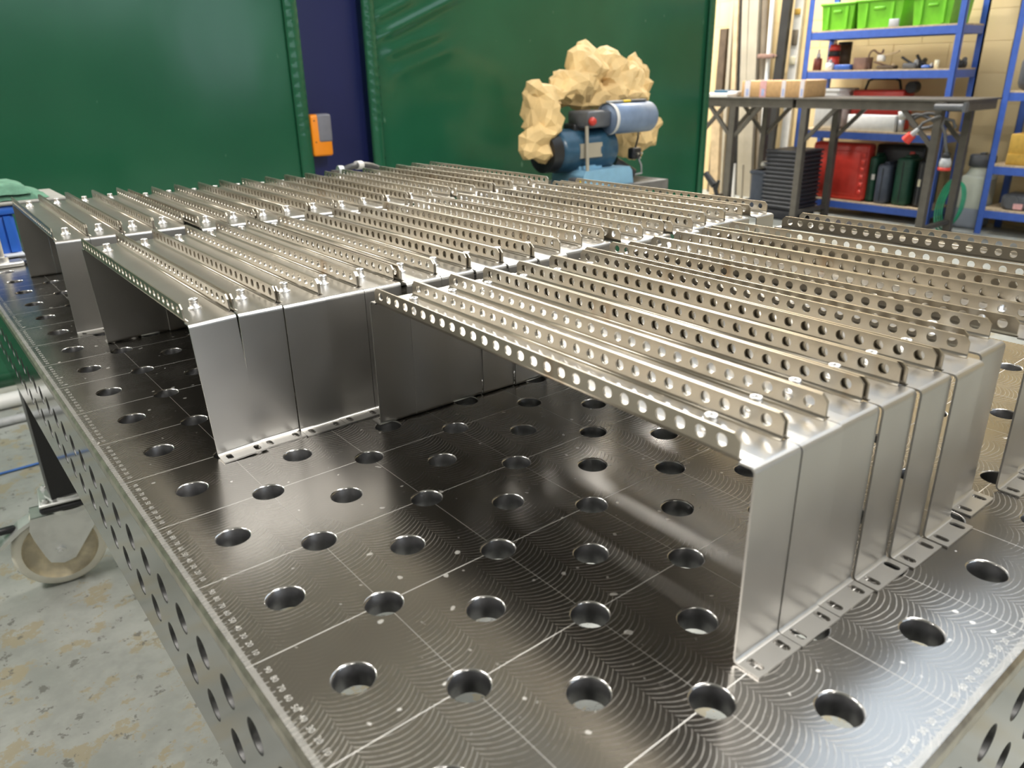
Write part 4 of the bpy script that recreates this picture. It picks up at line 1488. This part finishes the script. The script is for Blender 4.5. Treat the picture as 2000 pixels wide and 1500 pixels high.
# welding torch and plug hanging from the bench end
tcb = atX(1772, 272, BX0 - 0.05)
tc = thing('red_tipped_tool', 'red capped grey handle hanging in front of the rack shelf', 'tool', tcb)
e1 = atX(1790, 255, BX0 - 0.05) - tcb
MB().cyl(Vector((0, 0, 0)) - e1 * 0.15, e1 * 0.55, 0.036, 12, 0.030).build('cap', 'red_bright', tc)
MB().cyl(e1 * 0.5, e1 * 1.2, 0.02, 10, 0.012).build('handle', 'light_grey', tc)
e2 = [e1 * 1.15, atX(1803, 240, BX0 - 0.03) - tcb, atX(1822, 232, BX0 - 0.03) - tcb, atX(1840, 226, BX0 - 0.02) - tcb]
MB().tube(e2, 0.010, 8).build('cable', 'hose_grey', tc)
hk = atX(1846, 318, BX0 - 0.03)
hgp = thing('hanging_plug', 'grey plug with red ring hanging by a cable at the bench end', 'plug', hk)
MB().lathe([(0, -0.05), (0.040, -0.05), (0.040, -0.03), (0, -0.03)], 16).build('ring', 'red_bright', hgp)
MB().lathe([(0, -0.03), (0.036, -0.03), (0.038, 0.0), (0.030, 0.03), (0, 0.03)], 16).build('plug_body', 'light_grey', hgp)
MB().lathe([(0, 0.03), (0.026, 0.03), (0.024, 0.06), (0.012, 0.07), (0, 0.07)], 14).build('gland', 'black_plastic', hgp)
cb = [Vector((0, 0, 0.065)), atX(1847, 285, BX0 - 0.03) - hk, atX(1846, 262, BX0 - 0.02) - hk, atX(1840, 245, BX0 - 0.01) - hk, atX(1846, 232, BX0) - hk, atX(1862, 236, BX0) - hk, atX(1866, 250, BX0) - hk]
MB().tube(cb, 0.011, 8).build('cable', 'hose_grey', hgp)
# coiled green hose on the floor
gh = atX(1838, 425, 6.0)
gc = thing('garden_hose', 'coil of green hose leaning beside the rack foot', 'hose', (6.16, gh.y + 0.03, 0.0))
for k in range(4):
    pts = []
    for i in range(33):
        t = 2 * PI * i / 32
        pts.append((0.03 * k + 0.05 * math.sin(t), 0.085 * math.cos(t) * (1 - 0.05 * k), 0.20 + (0.19 - 0.012 * k) * math.sin(t)))
    MB().tube(pts, 0.007, 6, True, False).build('loop', 'hose_green', gc)

# ------------------------------------------------------------------ jug, right rack contents
jy = (YZ(1868, 400, 6.40)[0] + YZ(1912, 400, 6.40)[0]) / 2
jw = abs(YZ(1868, 400, 6.40)[0] - YZ(1912, 400, 6.40)[0]) + 0.03
jz = YZ(1895, 326, 6.40)[1]
jg = thing('plastic_jug', 'white plastic canister with dark cap and grey liquid between the blue racks', 'canister', (6.40, jy, 0.0))
hw = jw / 2
MB().rbox((0, -hw, 0.0), (0.24, hw, 0.17), 0.03, 3).build('liquid_part', 'jug_liquid', jg)
MB().rbox((0.001, -hw + 0.001, 0.14), (0.239, hw - 0.001, jz - 0.06), 0.03, 3).build('body', 'jug_white', jg)
MB().lathe([(hw * 1.15, 0), (hw * 0.85, 0.05), (hw * 0.8, 0.09), (0, 0.09)], 20, Matrix.Translation((0.12, 0, jz - 0.09))).build('shoulder', 'jug_white', jg)
MB().lathe([(0, 0), (hw * 0.95, 0), (hw * 0.95, 0.075), (hw * 0.85, 0.085), (0, 0.085)], 20, Matrix.Translation((0.12, 0, jz))).build('cap', 'grey_plastic', jg)
MB().rbox((0.09, -0.02, jz + 0.085), (0.15, 0.02, jz + 0.10), 0.005, 2).build('cap_lug', 'grey_plastic', jg)
R2 = [YZ(1925, 411)[1] + .012, YZ(1940, 325)[1] + .012, YZ(1968, 181)[1] + .012]
o = boxpx('cardboard_box', None, None, (1962, 304, 2030, 323), RX + 0.05, 0.28, 'cardboard_yellow', 0.004, None, None, 0, R2[1])
tag(o, 'flat yellow brown carton under the larger one on the right rack', 'box')
zz = YZ(1962, 304, RX + 0.05)[1]
o = boxpx('cardboard_box', None, None, (1967, 264, 2030, 303), RX + 0.06, 0.26, 'cardboard_yellow', 0.004, None, None, 0, zz + 0.001)
tag(o, 'larger yellow brown carton stacked on the flat one on the right rack', 'box')
o = boxpx('tool_clutter', 'dark grey power tool on the lowest shelf of the right rack', 'tool', (1948, 385, 2030, 412), RX + 0.06, 0.22, 'grey_plastic', 0.03, None, None, 0, R2[0])
d = o['dims']
MB().cyl((-0.01, d[1] - 0.08, d[2] * 0.5), (0.10, d[1] - 0.08, d[2] * 0.5), d[2] * 0.45, 14).build('motor_end', 'grey_plastic', o)
MB().box((-0.015, d[1] - 0.16, 0.01), (0.0, d[1] - 0.10, 0.05)).build('paper_label', 'tape_pink', o)
del o['dims']
o = boxpx('dark_bag', 'dark bag on the upper shelf of the right rack', 'bag', (1979, 105, 2060, 177), RX + 0.06, 0.26, 'grey_plastic', 0.05, None, None, 0, R2[2])
d = o['dims']
MB().tube([(0.0, d[1] * .3, d[2] - 0.02), (-0.02, d[1] * .4, d[2] + 0.05), (-0.02, d[1] * .6, d[2] + 0.05), (0.0, d[1] * .7, d[2] - 0.02)], 0.01, 8).build('strap', 'black_plastic', o)
del o['dims']

# ------------------------------------------------------------------ stacked black trays under the bench
cy0, cy1 = atX(1558, 340, 5.72).y, atX(1491, 340, 5.72).y
td = 0.05
while atX(1604, 340, 5.72 + td).y < cy0 and td < 0.6:
    td += 0.005
ct = atX(1540, 294, 5.72).z
n_t = 14
zb_ = atX(1540, 412, 5.72).z
hz_ = (ct - zb_ - 0.002) / n_t
base_c = tag(MB().rbox((0.01, cy0 + 0.01, 0), (td - 0.01, cy1 - 0.01, zb_), 0.02, 2).build('base_crate', 'crate_black', None, (5.72, 0, 0)), 'plain black crate at the bottom of the tray stack', 'crate')
for k in range(n_t):
    t_ = thing('stacking_tray', 'ribbed black stacking tray, %s from the bottom of the stack' % ORD[k], 'tray', (5.72, cy0, zb_ + 0.001 + k * hz_), 0, 'black trays stacked under the bench')
    MB().rbox((0.012, 0.012, 0.0), (td - 0.012, cy1 - cy0 - 0.012, hz_ - 0.001), 0.003, 1, None, False).build('body', 'crate_black', t_)
    MB().rbox((0, 0, hz_ * 0.45), (td, cy1 - cy0, hz_ * 0.92), 0.004, 1, None, False).build('rim', 'crate_rim_lit', t_)
ty = atX(1478, 380, 5.80).y
bn = thing('grey_bin', 'slim dark grey bin beside the stacked black trays', 'bin', (5.80, ty - 0.06, 0))
hb = atX(1478, 333, 5.80).z
MB().rbox((0, 0, 0), (0.28, 0.14, hb), 0.02, 2).build('body', 'slate_case', bn)
MB().rbox((-0.01, -0.01, hb - 0.03), (0.29, 0.15, hb), 0.01, 2).build('rim', 'slate_case', bn)
wr = atX(1487, 322, 5.9)
tag(MB().rbox((0, 0, 0), (0.08, 0.06, 0.05), 0.02, 2, Matrix.Rotation(0.5, 4, 'X')).build('crumpled_wrap', 'white_plastic', None, (5.9, wr.y - 0.03, hb + 0.002)), 'scrap of white wrap on the slim grey bin', 'scrap')
ap = atX(1514, 300, 6.5)

# ------------------------------------------------------------------ long bars leaning on the wall left of the racks
BARS = [('dark flat bar with square top', 'wood_dark', (1413, 56), (1403, 176), 13, True), ('thin cream trim strip', 'pale_bar', (1431, 0), (1419, 176), 6, False), ('tan wooden batten', 'wood', (1438, 0), (1431, 190), 8, False),
        ('dark slate box section', 'steel_bar', (1446, 0), (1440, 190), 8, False), ('pale square tube', 'pale_bar', (1456, 0), (1451, 155), 12, False), ('wide beige aluminium section', 'pale_bar', (1473, 0), (1466, 155), 18, False),
        ('brownish grey steel tube', 'mid_bar', (1491, 0), (1485, 155), 12, False), ('slim white pipe', 'white_bar', (1507, 0), (1495, 155), 8, False), ('broad black bar', 'steel_bar', (1536, 0), (1517, 155), 16, False),
        ('light wooden plank', 'wood', (1400, 195), (1392, 380), 16, True), ('narrow white rod', 'white_bar', (1433, 320), (1430, 385), 5, True), ('short pale rod', 'pale_bar', (1449, 322), (1446, 385), 5, True)]
for k, (lab, m_, a, b2, wpx, short) in enumerate(BARS):
    X = 6.66 - 0.012 * (k % 3)
    if k >= 9:
        X = 6.35
    P1, P2 = atX(a[0], a[1], X), atX(b2[0], b2[1], X)
    wd = abs(atX(a[0] - wpx / 2, a[1], X).y - atX(a[0] + wpx / 2, a[1], X).y)
    dirv = (P1 - P2) / (P1.z - P2.z)
    top = P1 if short else P2 + dirv * (2.9 - 0.05 * k - P2.z)
    bot = P2 + dirv * (0.0 - P2.z)
    nm = lab.replace(' ', '_')
    leanx = 0.0
    vs = []
    dp = min(0.05, wd)
    for p in (bot, top):
        for dx, dy in ((0, -wd / 2), (dp, -wd / 2), (dp, wd / 2), (0, wd / 2)):
            vs.append((p.x + dx - bot.x, p.y + dy - bot.y, p.z))
    mb = MB()
    if 'pipe' in lab or 'rod' in lab or 'tube' in lab and 'square' not in lab:
        mb.cyl((wd / 2, 0, 0), Vector((top.x - bot.x + wd / 2, top.y - bot.y, top.z)), wd / 2, 14)
    else:
        mb.add(vs, [(3, 2, 1, 0), (4, 5, 6, 7), (0, 1, 5, 4), (1, 2, 6, 5), (2, 3, 7, 6), (3, 0, 4, 7)])
    o = mb.build('stock_bar', m_, None, (bot.x, bot.y, 0))
    tag(o, lab + ' leaning upright between the green curtain and the blue rack', 'bar', 'stock bars leaning on the wall')
# pipe clip on the white pipe
pc = atX(1490, 110, 6.615)
tag(MB().rbox((0, -0.11, -0.02), (0.03, 0.06, 0.02), 0.005, 2).cyl((0.015, -0.14, 0.0), (0.015, 0.07, 0.0), 0.008, 8).build('spring_clamp', 'brown_block', None, pc), 'small brown clamp gripping the slim white pipe', 'clamp')
# cable trunking and outlets on the wall beside the rack
t0, t1 = atX(1572, 0, HX1 - 0.02).y, atX(1556, 0, HX1 - 0.02).y
tr = thing('cable_trunking', 'white cable trunking running up the wall left of the blue rack', 'trunking', (HX1 - 0.038, t0, 0))
MB().box((0, 0, 0.3), (0.03, t1 - t0, 3.6)).build('duct', 'trunking', tr)
for py0, py1, m_ in ((57, 88, 'mid_bar'), (110, 126, 'cream'), (16, 28, 'cardboard_yellow')):
    za, zb = atX(1568, py1, HX1 - 0.03).z, atX(1568, py0, HX1 - 0.03).z
    MB().rbox((-0.012, (t1 - t0) * 0.2, za), (0.002, (t1 - t0) * 0.9, zb), 0.006, 2).build('outlet_plate', m_, tr)
# black clamp handle in front of the bars
hd = thing('lever_clamp', 'black lever clamp sticking up beside the green curtain edge', 'clamp', atX(1402, 388, 4.9))
o0 = atX(1402, 388, 4.9)
MB().cyl((0, 0, 0), atX(1395, 362, 4.9) - o0, 0.016, 10).build('stem', 'black_plastic', hd)
MB().cyl(atX(1395, 362, 4.9) - o0, atX(1378, 338, 4.9) - o0, 0.028, 12, 0.022).build('grip', 'black_plastic', hd)
MB().cyl(atX(1399, 368, 4.9) - o0, atX(1404, 352, 4.9) - o0, 0.012, 8).build('lever', 'black_plastic', hd)
MB().box((-0.02, -0.02, -o0.z), (0.02, 0.02, 0.0)).build('post', 'bench_grey', hd)
